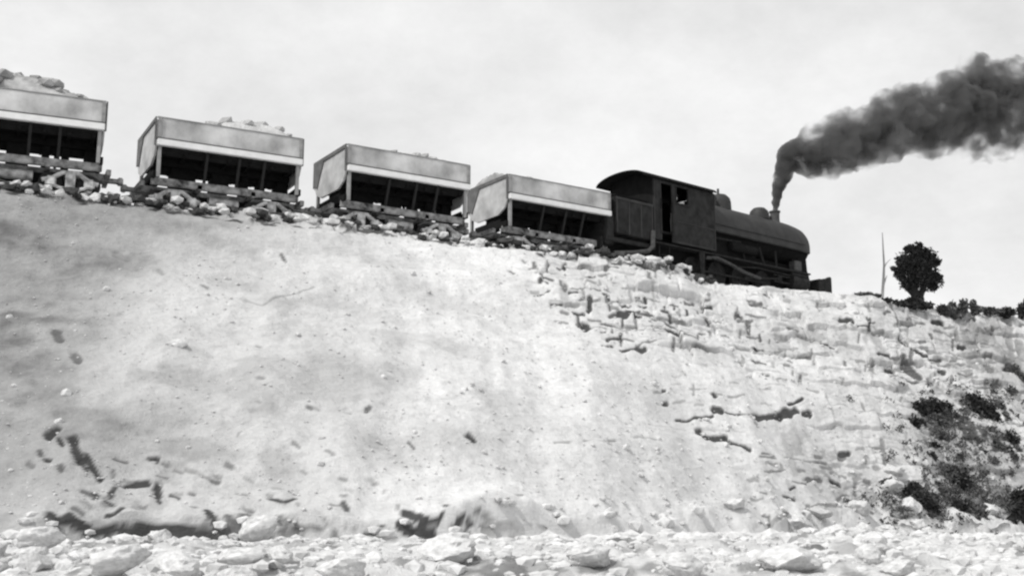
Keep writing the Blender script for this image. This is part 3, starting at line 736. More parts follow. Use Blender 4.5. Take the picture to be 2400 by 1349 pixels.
# ------------------------------------------------------------------ locomotive
ang = math.radians(90 - 50.0); dl = Vector((math.cos(ang), math.sin(ang), 0)); nl = Vector((-dl.y, dl.x, 0))
anc = at_z(1676, 541, RAIL + 2.72); lc = anc + nl * 1.42; lc.z = RAIL
print('loco', tuple(round(q, 2) for q in lc))
LO = empty('steam_locomotive', lc, ang, 'black tank steam locomotive with arched cab roof at the head of the train', 'locomotive')
# local: x forward, -y towards the camera; cab front at x=0
b = MB()                                                           # saddle tank and boiler barrel
def ring(x, ry, rz, zc, n=36):
    return [(x, ry * math.cos(2 * math.pi * k / n), zc + rz * math.sin(2 * math.pi * k / n)) for k in range(n)]
def loft(b, rings, cap=True):
    n = len(rings[0]); vs = [v for q in rings for v in q]; fs = []
    for i in range(len(rings) - 1):
        for k in range(n): fs.append((i * n + k, i * n + (k + 1) % n, (i + 1) * n + (k + 1) % n, (i + 1) * n + k))
    if cap: fs.append(tuple(range(n))); fs.append(tuple((len(rings) - 1) * n + k for k in range(n)))
    b.add(vs, fs)
BZ = 3.16
loft(b, [ring(.02, 1.02, 1.02, BZ), ring(7.9, 1.02, 1.02, BZ), ring(8.2, 1.0, 1.0, BZ), ring(8.36, .92, .92, BZ), ring(8.44, .75, .75, BZ)])
boiler = b.build('boiler', M['frame'], LO, True)
b = MB()
def tank_sec(x, s=1.0, dz=0):
    pts = []
    for k in range(25):
        a = math.pi * k / 24; pts.append((x, 1.36 * s * math.cos(a), 3.02 + dz + 1.46 * s * math.sin(a)))
    pts += [(x, -1.36 * s, 2.78 + dz * .3), (x, -1.26 * s, 2.74 + dz * .3), (x, -1.05 * s, 2.85), (x, 1.05 * s, 2.85), (x, 1.26 * s, 2.74 + dz * .3), (x, 1.36 * s, 2.78 + dz * .3)]
    return pts
loft(b, [tank_sec(.03, 1.03), tank_sec(2.0, 1.01), tank_sec(4.0), tank_sec(6.6), tank_sec(7.1, .985), tank_sec(7.6, .95), tank_sec(7.95, .90, .02), tank_sec(8.2, .81, .05), tank_sec(8.33, .68, .1)])
tank = b.build('saddle_tank', M['loco'], LO, True)
b = MB(); b.lathe([(.78, 8.44), (.84, 8.48), (.80, 8.53), (.5, 8.59), (.08, 8.63), (.02, 8.65)], 28, (0, 0, BZ), 'x'); b.build('smokebox_door', M['loco'], boiler, True)
b = MB(); b.lathe([(.62, 0), (.60, .45), (.54, .66), (.36, .84), (.10, .92), (.01, .93)], 24, (2.1, 0, 4.36)); b.build('steam_dome', M['loco'], LO, True)
b = MB(); b.box(.5, 1.45, -.45, .35, 4.3, 4.98, .08); b.tube([(1.9, -.1, 5.1), (1.9, -.1, 5.50)], .06, 8); b.build('safety_valve', M['loco'], LO)
b = MB(); b.lathe([(.56, 0), (.54, .26), (.48, .48), (.32, .64), (.10, .70), (.01, .71)], 24, (5.35, 0, 4.40)); b.build('sand_dome', M['loco'], LO, True)
b = MB(); b.lathe([(.36, 0), (.27, .12), (.25, .3), (.26, .64), (.31, .68), (.31, .75), (.2, .75), (.19, .3)], 24, (6.7, 0, 4.36)); b.build('chimney', M['steel'], LO, True)
b = MB(); b.box(6.1, 6.3, -.14, .14, 4.4, 4.75, .05); b.build('bell', M['gear'], LO)
# cab: side sheets with door opening and window
for s in (-1, 1):
    b = MB(); y0, y1 = (s * 1.42 - .03, s * 1.42 + .03)
    b.box(-2.83, 0, y0, y1, 1.66, 3.68)          # lower front panel
    b.box(-2.0, 0, y0, y1, 3.68, 4.62)           # panel ahead of window
    b.box(-2.83, -2.0, y0, y1, 4.48, 4.62)
    b.box(-3.15, -2.83, y0, y1, 1.66, 4.62)      # window post
    b.box(-3.92, -3.15, y0, y1, 4.48, 4.62)      # door head
    b.box(-4.42, -3.92, y0, y1, 1.66, 4.62)      # rear door post
    if s > 0: b.box(-3.92, -3.15, y0, y1, 1.66, 4.48); b.box(-2.83, -2.0, y0, y1, 3.68, 4.48)   # far side shut
    side = b.build('cab_side', M['cab'], LO)
    b = MB()
    for xx in (-4.40, -3.96, -.06): b.box(xx, xx + .05, s * 1.46 - .008, s * 1.46 + .008, 1.7, 4.6)
    for zz in (1.70, 2.72): b.box(-2.8, -.1, s * 1.459 - .007, s * 1.459 + .007, zz, zz + .05)
    for i in range(26): b.box(-2.75 + i * .105, -2.725 + i * .105, s * 1.47 - .01, s * 1.47 + .01, 2.735, 2.76)
    for zz in range(24):
        for xx in (-.045, -4.385): b.box(xx, xx + .025, s * 1.475 - .01, s * 1.475 + .01, 1.78 + zz * .115, 1.805 + zz * .115)
    b.build('rivet_strip', M['loco'], side)
    b = MB(); b.box(-2.88, -1.95, s * 1.475 - .02, s * 1.475 + .02, 3.60, 3.68)
    b.box(-2.88, -2.83, s * 1.465 - .012, s * 1.465 + .012, 3.685, 4.5); b.box(-2.0, -1.95, s * 1.465 - .012, s * 1.465 + .012, 3.685, 4.5); b.build('window_frame', M['gear'], side)
    b = MB(); b.tube([(-3.95, s * 1.5, 2.0), (-3.95, s * 1.5, 3.7)], .025, 6); b.tube([(-3.1, s * 1.5, 2.0), (-3.1, s * 1.5, 3.7)], .025, 6); b.build('handrail', M['gear'], side)
b = MB(); b.box(-.06, -.005, -1.385, 1.385, 1.68, 4.62); b.build('cab_front', M['cab'], LO)
b = MB(); b.box(-4.41, -.07, -1.385, 1.385, 2.05, 2.15); b.build('cab_floor', M['frame'], LO)
b = MB(); b.box(-3.6, -3.45, -1.1, -.6, 2.16, 3.3, .05); b.box(-1.6, -.4, -1.2, .9, 2.2, 4.0, .1); b.build('backhead', M['frame'], LO)
b = MB(); n = 28; sec = []
def roofz(y): return 4.60 + .46 * max(0, 1 - (y / 1.62) ** 2) ** .5
xr0, xr1 = -5.25, .0
vs = []; fs = []
for x, zz in ((xr0, 0), (xr1, 0)):
    for dz in (0, -.06):
        for k in range(n + 1):
            y = -1.60 * math.cos(math.pi * k / n); vs.append((x, y, roofz(y) + dz))
m_ = n + 1
for k in range(n):
    fs += [(k, k + 1, 2 * m_ + k + 1, 2 * m_ + k), (m_ + k, 3 * m_ + k, 3 * m_ + k + 1, m_ + k + 1), (k, m_ + k, m_ + k + 1, k + 1), (2 * m_ + k, 2 * m_ + k + 1, 3 * m_ + k + 1, 3 * m_ + k)]
fs += [(0, 2 * m_, 3 * m_, m_), (n, m_ + n, 3 * m_ + n, 2 * m_ + n)]
b.add(vs, fs)
roof = b.build('cab_roof', M['roof'], LO, True)
for xa, xb in ((-4.4, -4.3), (-.16, -.07)):
    b = MB(); b.prism([(-1.40, 4.625)] + [(-1.56 * math.cos(math.pi * k / 20), roofz(1.56 * math.cos(math.pi * k / 20)) - .065) for k in range(2, 19)] + [(1.40, 4.625)], 'x', xa, xb); b.build('arch_panel', M['roof'], roof)
b = MB(); b.box(-4.41, -4.33, -1.385, 1.385, 2.16, 4.62); b.build('cab_back', M['frame'], LO)
# bunker
b = MB(); b.box(-6.95, -4.43, -1.42, 1.42, 1.55, 3.32, .04); bk = b.build('coal_bunker', M['cab'], LO)
b = MB(); b.box(-6.85, -4.5, -1.3, 1.3, 3.325, 3.5, .1); b.build('coal', M['roof'], bk)
b = MB()
for xx in (-6.9, -6.1, -5.3, -4.55): b.box(xx, xx + .07, -1.445, -1.425, 1.6, 3.28)
b.box(-6.95, -4.45, -1.46, -1.446, 3.18, 3.3); b.build('side_rib', M['loco'], bk)
b = MB(); b.box(-7.5, -6.96, -1.35, 1.35, 1.0, 2.5, .05); b.build('rear_toolbox', M['cab'], LO)
b = MB(); b.box(-7.5, -4.3, -1.40, -1.25, 1.15, 1.36, .02); b.box(-7.5, -4.3, 1.25, 1.40, 1.15, 1.36, .02); b.box(-7.7, -7.55, -1.2, 1.2, .85, 1.35, .02)
b.build('bunker_sill', M['gear'], LO)
b = MB(); b.tube([(-4.55, -1.5, 2.0), (-4.6, -1.5, 1.25), (-4.9, -1.48, .98), (-5.8, -1.42, .78), (-7.0, -1.3, .62)], .11, 8); b.build('injector_pipe', M['steel'], LO, True)
# frame and running board
b = MB(); b.box(-7.4, 8.6, -.55, .55, .50, 1.55); b.box(-4.3, 8.0, -.74, .74, .9, 2.0); b.box(-.1, 3.6, -1.0, 1.0, 1.3, 2.9); b.box(7.0, 8.1, -.75, .75, 1.37, 2.4); b.build('main_frame', M['frame'], LO)
b = MB(); b.box(-4.4, 7.75, -1.40, -.9, 1.50, 1.58); b.box(-4.4, 7.75, .9, 1.40, 1.50, 1.58); b.build('running_board', M['gear'], LO)
for s in (-1, 1):
    b = MB(); b.tube([(6.3, s * 1.12, 1.02), (7.6, s * 1.12, 1.02)], .34, 18); b.box(6.2, 7.7, s * 1.08 - .26, s * 1.08 + .26, 1.28, 1.495, .04)
    cy = b.build('cylinder', M['gear'], LO, True)
    b = MB(); b.box(6.45, 6.95, s * 1.2 - .24, s * 1.2 + .24, 1.585, 2.12, .03); b.build('steam_chest', M['steel'], cy)
    b = MB(); b.box(4.9, 6.3, s * 1.12 - .05, s * 1.12 + .05, 1.16, 1.24); b.box(4.9, 6.3, s * 1.12 - .05, s * 1.12 + .05, .82, .90); b.box(5.2, 5.5, s * 1.12 - .09, s * 1.12 + .09, .88, 1.18); b.build('crosshead_guide', M['gear'], LO)
    b = MB(); b.tube([(5.4, s * 1.2, 1.02), (2.4, s * 1.2, .70)], .055, 8); b.build('main_rod', M['gear'], LO)
    b = MB(); b.tube([(-1.2, s * 1.10, .66), (.6, s * 1.10, .66), (2.4, s * 1.10, .66), (4.2, s * 1.10, .66)], .06, 8); b.build('side_rod', M['gear'], LO)
    b = MB(); b.tube([(-.6, s * 1.26, 1.3), (.2, s * 1.3, 1.42), (1.2, s * 1.3, 1.22), (2.3, s * 1.3, .95), (3.6, s * 1.26, .8)], .09, 8); b.build('reach_rod', M['steel'] if s < 0 else M['gear'], LO, True)
    b = MB(); b.tube([(1.4, s * 1.16, 2.2), (3.4, s * 1.16, 2.2)], .24, 16); b.build('air_reservoir', M['frame'], LO, True)
    b = MB(); b.box(-3.95, -3.2, s * 1.28 - .12, s * 1.28 + .12, .42, .47); b.box(-3.95, -3.9, s * 1.28 - .02, s * 1.28 + .02, .475, 1.495); b.box(-3.25, -3.2, s * 1.28 - .02, s * 1.28 + .02, .475, 1.495)
    b.box(-3.9, -3.25, s * 1.28 - .12, s * 1.28 + .12, .95, 1.0); b.build('cab_step', M['gear'], LO)
    b = MB(); b.prism([(-1.15, 1.5), (-.75, 1.5), (-.85, -.05), (-1.1, -.05)], 'y', s * 1.34 - .03, s * 1.34 + .03); b.build('hanging_step', M['gear'], LO)
    for x, rr in ((-1.2, .66), (.6, .66), (2.4, .66), (4.2, .66), (-5.6, .42), (7.9, .38)):
        b = MB(); y = s * .86
        b.lathe([(.09, -.1), (.14, -.1), (.14, -.06), (rr * .84, -.06), (rr * .84, -.08), (rr, -.08), (rr, .06), (rr + .03, .08), (rr * .8, .08), (.09, .06)], 28, (x, y, rr), 'y')
        for k in range(10):
            a = math.pi * 2 * k / 10; c, d = math.cos(a), math.sin(a)
            b.tube([(x + .12 * c, y - s * .075, rr + .12 * d), (x + rr * .86 * c, y - s * .075, rr + rr * .86 * d)], .03, 5)
        b.build('wheel', M['gear'], LO, True)
b = MB(); b.tube([(.1, -1.2, 2.45), (2.2, -1.2, 2.5), (2.5, -1.15, 2.0), (2.5, -1.15, 1.6)], .05, 6); b.tube([(3.8, -1.1, 2.5), (4.1, -1.15, 1.6)], .07, 6); b.tube([(5.2, -1.05, 2.5), (5.2, -1.1, 1.6)], .06, 6); b.tube([(-.2, -1.36, 1.3), (1.5, -1.36, 1.1), (3.2, -1.36, 1.3), (6.0, -1.36, 1.25)], .03, 6); b.build('pipework', M['gear'], LO, True)
b = MB(); b.box(8.6, 8.82, -1.35, 1.35, .72, 1.42, .02); b.box(8.0, 8.59, -.9, .9, 1.26, 1.36); b.build('buffer_beam', M['gear'], LO)
b = MB(); b.box(8.83, 9.2, -.14, .14, .72, .98, .02); b.box(9.2, 9.5, -.22, .22, .66, 1.04, .04)
b.build('front_coupler', M['gear'], LO)
b = MB(); b.box(8.9, 9.75, -1.3, 1.3, .52, .60)
for s_ in (-1.2, 1.2): b.prism([(9.0, .605), (9.74, .605), (9.74, 1.6), (9.62, 1.66), (9.2, 1.45), (8.83, 1.35), (8.83, .8)], 'y', s_ - .1, s_ + .1)
b.box(9.60, 9.735, -1.09, 1.09, .605, 1.62, .02)
b.build('footboard', M['gear'], LO)
b = MB(); b.tube([(8.3, -.5, 2.6), (8.75, -.5, 1.40)], .04, 6); b.tube([(8.3, .5, 2.6), (8.75, .5, 1.40)], .04, 6); b.prism([(7.5, 1.365), (8.5, 1.40), (8.3, 1.9), (8.25, 2.5), (7.5, 2.5)], 'y', -.78, .78); b.build('front_brace', M['frame'], LO)
b = MB(); b.tube([(.1, -1.42, 3.1), (3.6, -1.40, 3.1), (7.4, -1.38, 3.1)], .02, 6); b.build('boiler_handrail', M['gear'], LO)

# driver at the window, forearm on the sill
def skinned(name, vs, es, rad, m, parent=None, sub=2, root=0):
    me = bpy.data.meshes.new(name); me.from_pydata(vs, es, []); o = bpy.data.objects.new(name, me); C.objects.link(o)
    sk = o.modifiers.new('skin', 'SKIN'); ss = o.modifiers.new('sub', 'SUBSURF'); ss.levels = sub; ss.render_levels = sub
    for i, rr in enumerate(rad):
        me.skin_vertices[0].data[i].radius = (rr, rr) if not isinstance(rr, tuple) else rr
        me.skin_vertices[0].data[i].use_root = (i == root)
    dg = bpy.context.evaluated_depsgraph_get(); dg.update()
    nm = bpy.data.meshes.new_from_object(o.evaluated_get(dg)); nm.name = name
    o.modifiers.clear(); o.data = nm; nm.materials.append(m); nm.shade_smooth()
    if parent: o.parent = parent
    return o
px_, py_ = -1.72, -1.02
V_ = [(px_, py_ + .1, 1.72 + .95), (px_, py_ + .08, 2.95), (px_ + .01, py_ + .02, 3.2), (px_ + .02, py_ - .02, 3.30), (px_ + .02, py_ - .05, 3.42), (px_ + .03, py_ - .07, 3.55), (px_ + .03, py_ - .07, 3.64),
      (px_ - .19, py_ - .05, 3.2), (px_ - .27, py_ - .26, 3.02), (px_ - .10, py_ - .47, 3.21), (px_ + .0, py_ - .50, 3.215), (px_ + .04, py_ - .505, 3.215),
      (px_ + .2, py_, 3.2), (px_ + .27, py_ - .05, 2.93), (px_ + .42, py_ - .15, 2.86),
      (px_ - .1, py_ + .1, 2.3), (px_ - .1, py_ + .1, 1.75), (px_ + .1, py_ + .1, 2.3), (px_ + .1, py_ + .1, 1.75)]
E_ = [(0, 1), (1, 2), (2, 3), (3, 4), (4, 5), (5, 6), (2, 7), (7, 8), (8, 9), (9, 10), (10, 11), (2, 12), (12, 13), (13, 14), (0, 15), (15, 16), (0, 17), (17, 18)]
RD = [.15, (.17, .13), (.16, .11), .06, .075, .105, .07, .075, .055, .04, .045, .035, .075, .055, .04, .09, .06, .09, .06]
for q in range(5):       # fingers of the hand on the sill
    b0 = len(V_); yy = py_ - .505 - .0
    if q < 4:
        dz = .028 - .018 * q
        V_ += [(px_ + .075, yy - .01, 3.215 + dz), (px_ + .115 - .004 * abs(q - 1), yy - .018, 3.205 + dz), (px_ + .135 - .006 * abs(q - 1), yy - .012, 3.185 + dz)]
    else:
        V_ += [(px_ + .045, yy - .03, 3.25), (px_ + .075, yy - .045, 3.262), (px_ + .1, yy - .045, 3.262)]
    E_ += [(11 if q < 4 else 10, b0), (b0, b0 + 1), (b0 + 1, b0 + 2)]; RD += [.010, .009, .008]
V_ = [(a - .78, b_, c_ + .49) for a, b_, c_ in V_]
man = skinned('person', [Vector(v) for v in V_], E_, RD, M['skin'])
# clothing: everything except head and forearm
man.location = lc; man.rotation_euler = (0, 0, ang)
tag(man, 'person in dark clothes leaning at the locomotive cab window with bare forearm on the sill', 'person')
sh = skinned('shirt', [Vector(v) for v in V_[:3]] + [Vector(V_[7]), Vector(V_[8]), Vector(V_[12]), Vector(V_[13])], [(0, 1), (1, 2), (2, 3), (3, 4), (2, 5), (5, 6)], [.165, (.185, .145), (.175, .125), .088, .068, .088, .066], M['cloth'], man)
b = MB(); b.lathe([(.17, -.005), (.17, .005), (.105, .01), (.11, .05), (.09, .08), (.01, .09)], 18, (px_ + .03 - .78, py_ - .07, 3.645 + .49)); b.build('cap', M['hair'], man, True)

# ------------------------------------------------------------------ railway track on a curve through all the vehicles
pts = []
c0, d0 = ends[0]
for t in (-40, -28, -16, -9): pts.append(c0 + Vector((d0.x, d0.y, 0)).normalized() * t + Vector((0, -.0006 * t * t, 0)))
pts += [e[0] for e in ends] + [lc + dl * -3, lc + dl * 3, lc + dl * 9, lc + dl * 16 + nl * .6, lc + dl * 26 + nl * 2.5, lc + dl * 45 + nl * 8]
def catmull(p, n=14):
    out = []
    for i in range(len(p) - 1):
        p0, p1, p2, p3 = p[max(i - 1, 0)], p[i], p[i + 1], p[min(i + 2, len(p) - 1)]
        for k in range(n):
            t = k / n; out.append(.5 * ((2 * p1) + (p2 - p0) * t + (2 * p0 - 5 * p1 + 4 * p2 - p3) * t * t + (3 * p1 - p0 - 3 * p2 + p3) * t ** 3))
    return out + [p[-1]]
line = catmull(pts)
TR = empty('railway_track', (0, 0, 0), 0, 'curved railway track under the quarry train along the top of the slope', 'railway track')
for s in (-1, 1):
    vs = []; fs = []
    for i, p in enumerate(line):
        d = (line[min(i + 1, len(line) - 1)] - line[max(i - 1, 0)]).normalized(); q = p + Vector((-d.y, d.x, 0)) * .75 * s
        w = Vector((-d.y, d.x, 0))
        for a, z in ((-.035, 0), (.035, 0), (.035, -.14), (-.035, -.14)): vs.append((q.x + w.x * a, q.y + w.y * a, RAIL + z))
    for i in range(len(line) - 1):
        for k in range(4): fs.append((i * 4 + k, i * 4 + (k + 1) % 4, i * 4 + 4 + (k + 1) % 4, i * 4 + 4 + k))
    fs += [(0, 1, 2, 3), tuple(len(vs) - 4 + k for k in range(4))]
    b = MB(); b.add(vs, fs); b.build('rail', M['rail'], TR)
b = MB(); acc = 0
for i in range(len(line) - 1):
    seg = line[i + 1] - line[i]; acc += seg.length
    if acc > .6:
        acc = 0; d = seg.normalized(); w = Vector((-d.y, d.x, 0)); p = line[i]
        vs = [(p.x + d.x * a + w.x * c, p.y + d.y * a + w.y * c, RAIL - .142 + z) for a in (-.11, .11) for c in (-1.2, 1.2) for z in (0, -.2)]
        b.add(vs, [(0, 1, 3, 2), (4, 6, 7, 5), (0, 4, 5, 1), (2, 3, 7, 6), (0, 2, 6, 4), (1, 5, 7, 3)])
o = b.build('sleepers', M['wood'], TR); o['kind'] = 'stuff'

# ------------------------------------------------------------------ foliage
def leaves(b, c, rad, n, size, rr, shell=.35):
    for k in range(n):
        d = Vector((rr.gauss(0, 1), rr.gauss(0, 1), rr.gauss(0, 1))).normalized() * (shell + (1 - shell) * rr.random()) * rr.uniform(.75, 1.08)
        p = Vector((c[0] + d.x * rad[0], c[1] + d.y * rad[1], c[2] + d.z * rad[2]))
        s = size * rr.uniform(.6, 1.4); u = Vector((rr.gauss(0, 1), rr.gauss(0, 1), rr.gauss(0, 1))).normalized(); w = u.orthogonal().normalized()
        w = (Matrix.Rotation(rr.uniform(0, 6.28), 3, u) @ w); t = u.cross(w)
        b.add([p - w * s, p + t * s * .5, p + w * s * 1.1, p - t * s * .5], [(0, 1, 2, 3)])
GROW = 1.0
def px_lobe(px, py, rx, ry, Y):
    p = at_y(px, py, Y); s = Y / 2850 * 1.03
    return (p.x, p.y, p.z), (rx * s * GROW, max(rx, ry) * s * .8, ry * s * GROW)
rr = random.Random(11)
TY = 69.0
tb = at_y(2153, 722, TY)
TE = empty('broadleaf_tree', tb, 0, 'small dark round-crowned tree alone on the skyline to the right of the locomotive', 'tree')
b = MB()
lob = [(2150, 640, 48, 46), (2140, 620, 40, 34), (2165, 640, 38, 40), (2118, 612, 24, 24), (2150, 590, 24, 22), (2178, 606, 22, 28), (2190, 655, 24, 24), (2196, 615, 13, 10), (2108, 640, 16, 18), (2094, 629, 9, 7), (2125, 665, 20, 18), (2185, 672, 18, 14), (2135, 582, 12, 12), (2156, 576, 7, 12), (2170, 588, 9, 10), (2125, 584, 9, 10)]
for px, py, rx, ry in lob:
    c, r_ = px_lobe(px, py, rx, ry, TY + rr.uniform(-.4, .4)); c = (c[0] - tb.x, c[1] - tb.y, c[2] - tb.z)
    leaves(b, c, r_, int(.8 * rx * ry) + 50, .10, rr)
b.build('crown', M['leafd'], TE)
b = MB(); g = lambda px, py: tuple(at_y(px, py, TY) - tb)
b.tube([g(2153, 735), g(2152, 715), g(2147, 695), g(2140, 670), g(2128, 640)], [.75, .42, .30, .2, .08], 10)
b.tube([g(2152, 712), g(2158, 690), g(2170, 660), g(2178, 630)], [.3, .2, .14, .05], 8); b.tube([g(2147, 695), g(2120, 670), g(2106, 645)], [.2, .12, .04], 8); b.tube([g(2140, 670), g(2152, 630), g(2152, 590)], [.2, .1, .03], 8)
b.build('trunk', M['bark'], TE, True)
# bare sapling
SY = 66.5; sb = at_y(2068, 700, SY); g = lambda px, py: tuple(at_y(px, py, SY) - sb)
SE = empty('bare_sapling', sb, 0, 'thin pale leafless sapling standing left of the round tree', 'sapling')
b = MB(); b.tube([g(2067, 705), g(2069, 680), g(2071, 650), g(2072, 620), g(2070, 585), g(2068, 545)], [.10, .085, .075, .06, .045, .02], 8); b.build('trunk', M['palebark'], SE, True)
b = MB(); b.tube([g(2071, 668), g(2075, 655), g(2079, 645)], [.05, .04, .015], 6); b.tube([g(2072, 628), g(2078, 616), g(2088, 606)], [.035, .025, .01], 6); b.build('branch', M['palebark'], SE)
# skyline shrubs
def shrub(lobes, Y, m, label, size=.11, dens=1.0, group='scrub bushes of the quarry', name='bush', onface=False, rim=False):
    root = None; b = MB(); b2 = MB()
    for px, py, rx, ry in lobes:
        if onface:
            h = hit(px, py); 
            if h is None: continue
            yy = h.y - rx * h.y / 2850 * .9
        elif rim:
            yy = at_z(px, float(np.interp(px, [c[0] for c in crest_px], [c[1] for c in crest_px])), 12.45).y - .45
        else: yy = Y
        c, r_ = px_lobe(px, py, rx, ry, yy)
        if root is None:
            bx = at_y(px, py + ry, yy); root = empty(name, bx, 0, label, 'bush', group)
        c = (c[0] - root.location.x, c[1] - root.location.y, c[2] - root.location.z)
        leaves(b, c, r_, int((min(rx * ry, 900) * .9 + 60) * dens), size, rr, .2)
        for k in range(3):
            b2.tube([(c[0] + rr.uniform(-.1, .1), c[1] + .1, c[2] - r_[2] * 1.05), (c[0] + rr.uniform(-.6, .6) * r_[0], c[1], c[2] + r_[2] * .4)], [.025, .008], 5)
    b.build('foliage', m, root); b2.build('stem', M['bark'], root)
    return root
GROW = .92
shrub([(2092, 712, 22, 13), (2112, 716, 18, 13), (2078, 704, 14, 7)], 67.0, M['leafd'], 'low dark bush at the foot of the bare sapling', rim=True)
shrub([(2140, 706, 20, 14), (2145, 712, 26, 14), (2168, 716, 24, 11), (2130, 708, 14, 10), (2155, 702, 14, 14)], 68.0, M['leafd'], 'dark brush spreading around the trunk of the round tree', rim=True)
shrub([(2012, 690, 18, 4.5), (2035, 689, 20, 5), (2056, 693, 12, 5)], 65.5, M['leafm'], 'flat strip of dry brush between footboard and sapling')
shrub([(2215, 724, 22, 11), (2232, 718, 11, 16), (2205, 722, 12, 9)], 68.5, M['leafm'], 'bush with one short tip just right of the round tree', rim=True)
shrub([(2258, 716, 13, 20), (2254, 726, 16, 16)], 69.0, M['leafm'], 'upright bush, tallest of the skyline scrub', rim=True)
shrub([(2280, 716, 9, 18), (2290, 726, 18, 12)], 69.4, M['leafm'], 'narrow pointed bush next to the tallest skyline bush', rim=True)
shrub([(2240, 738, 22, 10), (2215, 735, 16, 8)], 67.6, M['leafm'], 'low brush hanging over the rim below the pointed bushes', rim=True)
shrub([(2318, 728, 20, 12), (2338, 730, 16, 9)], 69.6, M['leafm'], 'flat-topped skyline bush between pointed ones and the right corner bush', rim=True)
shrub([(2362, 732, 22, 16), (2352, 736, 16, 14)], 69.4, M['leafd'], 'dense bush near the right edge of the skyline', rim=True)
shrub([(2396, 728, 14, 24), (2408, 722, 14, 28)], 69.8, M['leafd'], 'dark bush cut by the right edge of the photo on the skyline', rim=True)
# bushes on the face
GROW = 1.5
F = lambda lst: [(1800 + x / 2.703, 850 + y / 2.703, r / 2.703, q / 2.703) for x, y, r, q in lst]
fb = [([(960, 290, 45, 40), (1010, 280, 40, 34), (1060, 270, 40, 36), (1120, 280, 42, 30)], 'dm', 'ragged dark bush along the upper left of the scrub patch'),
      ([(935, 380, 34, 30), (970, 375, 18, 14)], 'd', 'small dark tuft under the left end of the ragged bush'),
      ([(1070, 345, 30, 26), (1110, 380, 30, 20)], 'm', 'loose brush hanging below the middle of the ragged bush'),
      ([(1300, 240, 60, 34), (1360, 300, 66, 60), (1400, 350, 56, 45)], 'd', 'biggest dark bush in the upper right of the scrub patch'),
      ([(1470, 290, 26, 42), (1500, 350, 24, 44)], 'm', 'thin bush drooping right of the biggest bush'),
      ([(1390, 420, 56, 18), (1280, 395, 34, 18)], 'm', 'flat brush directly under the biggest bush'),
      ([(1525, 490, 52, 50), (1440, 520, 30, 18)], 'd', 'round dark bush near the right edge of the face'),
      ([(1545, 610, 24, 70), (1570, 560, 30, 30)], 'm', 'trailing brush below the round bush at the right edge'),
      ([(1060, 535, 30, 26), (1030, 600, 36, 28), (1000, 590, 18, 18)], 'd', 'two-lobed dark bush low on the left of the scrub patch'),
      ([(1120, 470, 26, 22), (1190, 340, 16, 20)], 'm', 'little tuft in the centre of the scrub patch'),
      ([(1315, 495, 32, 26), (1270, 480, 18, 14)], 'm', 'small bush between the biggest bush and the curved one'),
      ([(1375, 590, 20, 28), (1420, 625, 34, 26), (1455, 595, 18, 26)], 'm', 'curved bush shaped like a cup in the scrub patch'),
      ([(1210, 600, 24, 20), (1270, 580, 18, 28)], 'm', 'sparse brush above the dark middle bush'),
      ([(1170, 690, 36, 30), (1215, 745, 52, 44), (1265, 770, 30, 24), (1245, 690, 18, 26)], 'd', 'dark bush standing alone below the scrub patch'),
      ([(900, 830, 50, 50), (960, 880, 70, 52), (1020, 920, 48, 34), (930, 790, 34, 24)], 'd', 'widest dark bush at the foot of the face'),
      ([(750, 755, 34, 20), (830, 780, 26, 20)], 'm', 'low brush leading down to the widest bush'),
      ([(1110, 820, 34, 26), (1060, 860, 28, 28)], 'm', 'thin brush between the widest bush and the bush above it'),
      ([(1210, 940, 52, 48), (1180, 990, 44, 30), (1260, 900, 34, 24)], 'd', 'dark bush at the foot of the face right of the widest one'),
      ([(1140, 1020, 22, 24)], 'm', 'small tuft at the lowest tip of the foot bushes'),
      ([(1340, 960, 44, 34), (1360, 920, 24, 22), (1300, 985, 34, 22)], 'm', 'spreading brush at the foot of the face near the right corner'),
      ([(1590, 880, 40, 60), (1600, 970, 60, 60), (1540, 1000, 36, 26), (1640, 920, 70, 100)], 'd', 'very dark big bush at the right edge of the photo'),
      ([(1560, 60, 40, 40), (1600, 100, 30, 30)], 'm', 'brush high on the face near the right edge'), ([(1535, 180, 34, 26)], 'm', 'tuft on the face above the round bush at the right edge'),
      ([(1430, 200, 16, 24)], 'm', 'tiny sprig above the drooping bush'), ([(1450, 1000, 30, 20), (1410, 1010, 20, 14)], 'm', 'faint low brush left of the very dark bush')]
for lst, k, lab in fb:
    shrub(F(lst), 0, M['leafd'] if k[0] == 'd' else M['leafm'], lab, size=.10, dens=.9 if k == 'm' else 1.5, onface=True)

b = MB()
for k in range(520):
    px, py = rr.gauss(2265, 75), rr.gauss(1060, 85)
    if k % 4 == 0: px, py = rr.gauss(2190, 70), rr.gauss(1190, 25)
    if px > 2440 or py < 900 or py > 1262: continue
    h = hit(px, py)
    if h is None: continue
    q = rr.uniform(.12, .34)
    leaves(b, (h.x, h.y - q * .7, h.z + q * .5), (q * 1.3, q, q), 26, .06, rr, .1)
o = b.build('dry_undergrowth', M['leafm']); tag(o, 'thin dry undergrowth spread between the bushes on the lower right face', 'undergrowth', kind='stuff')

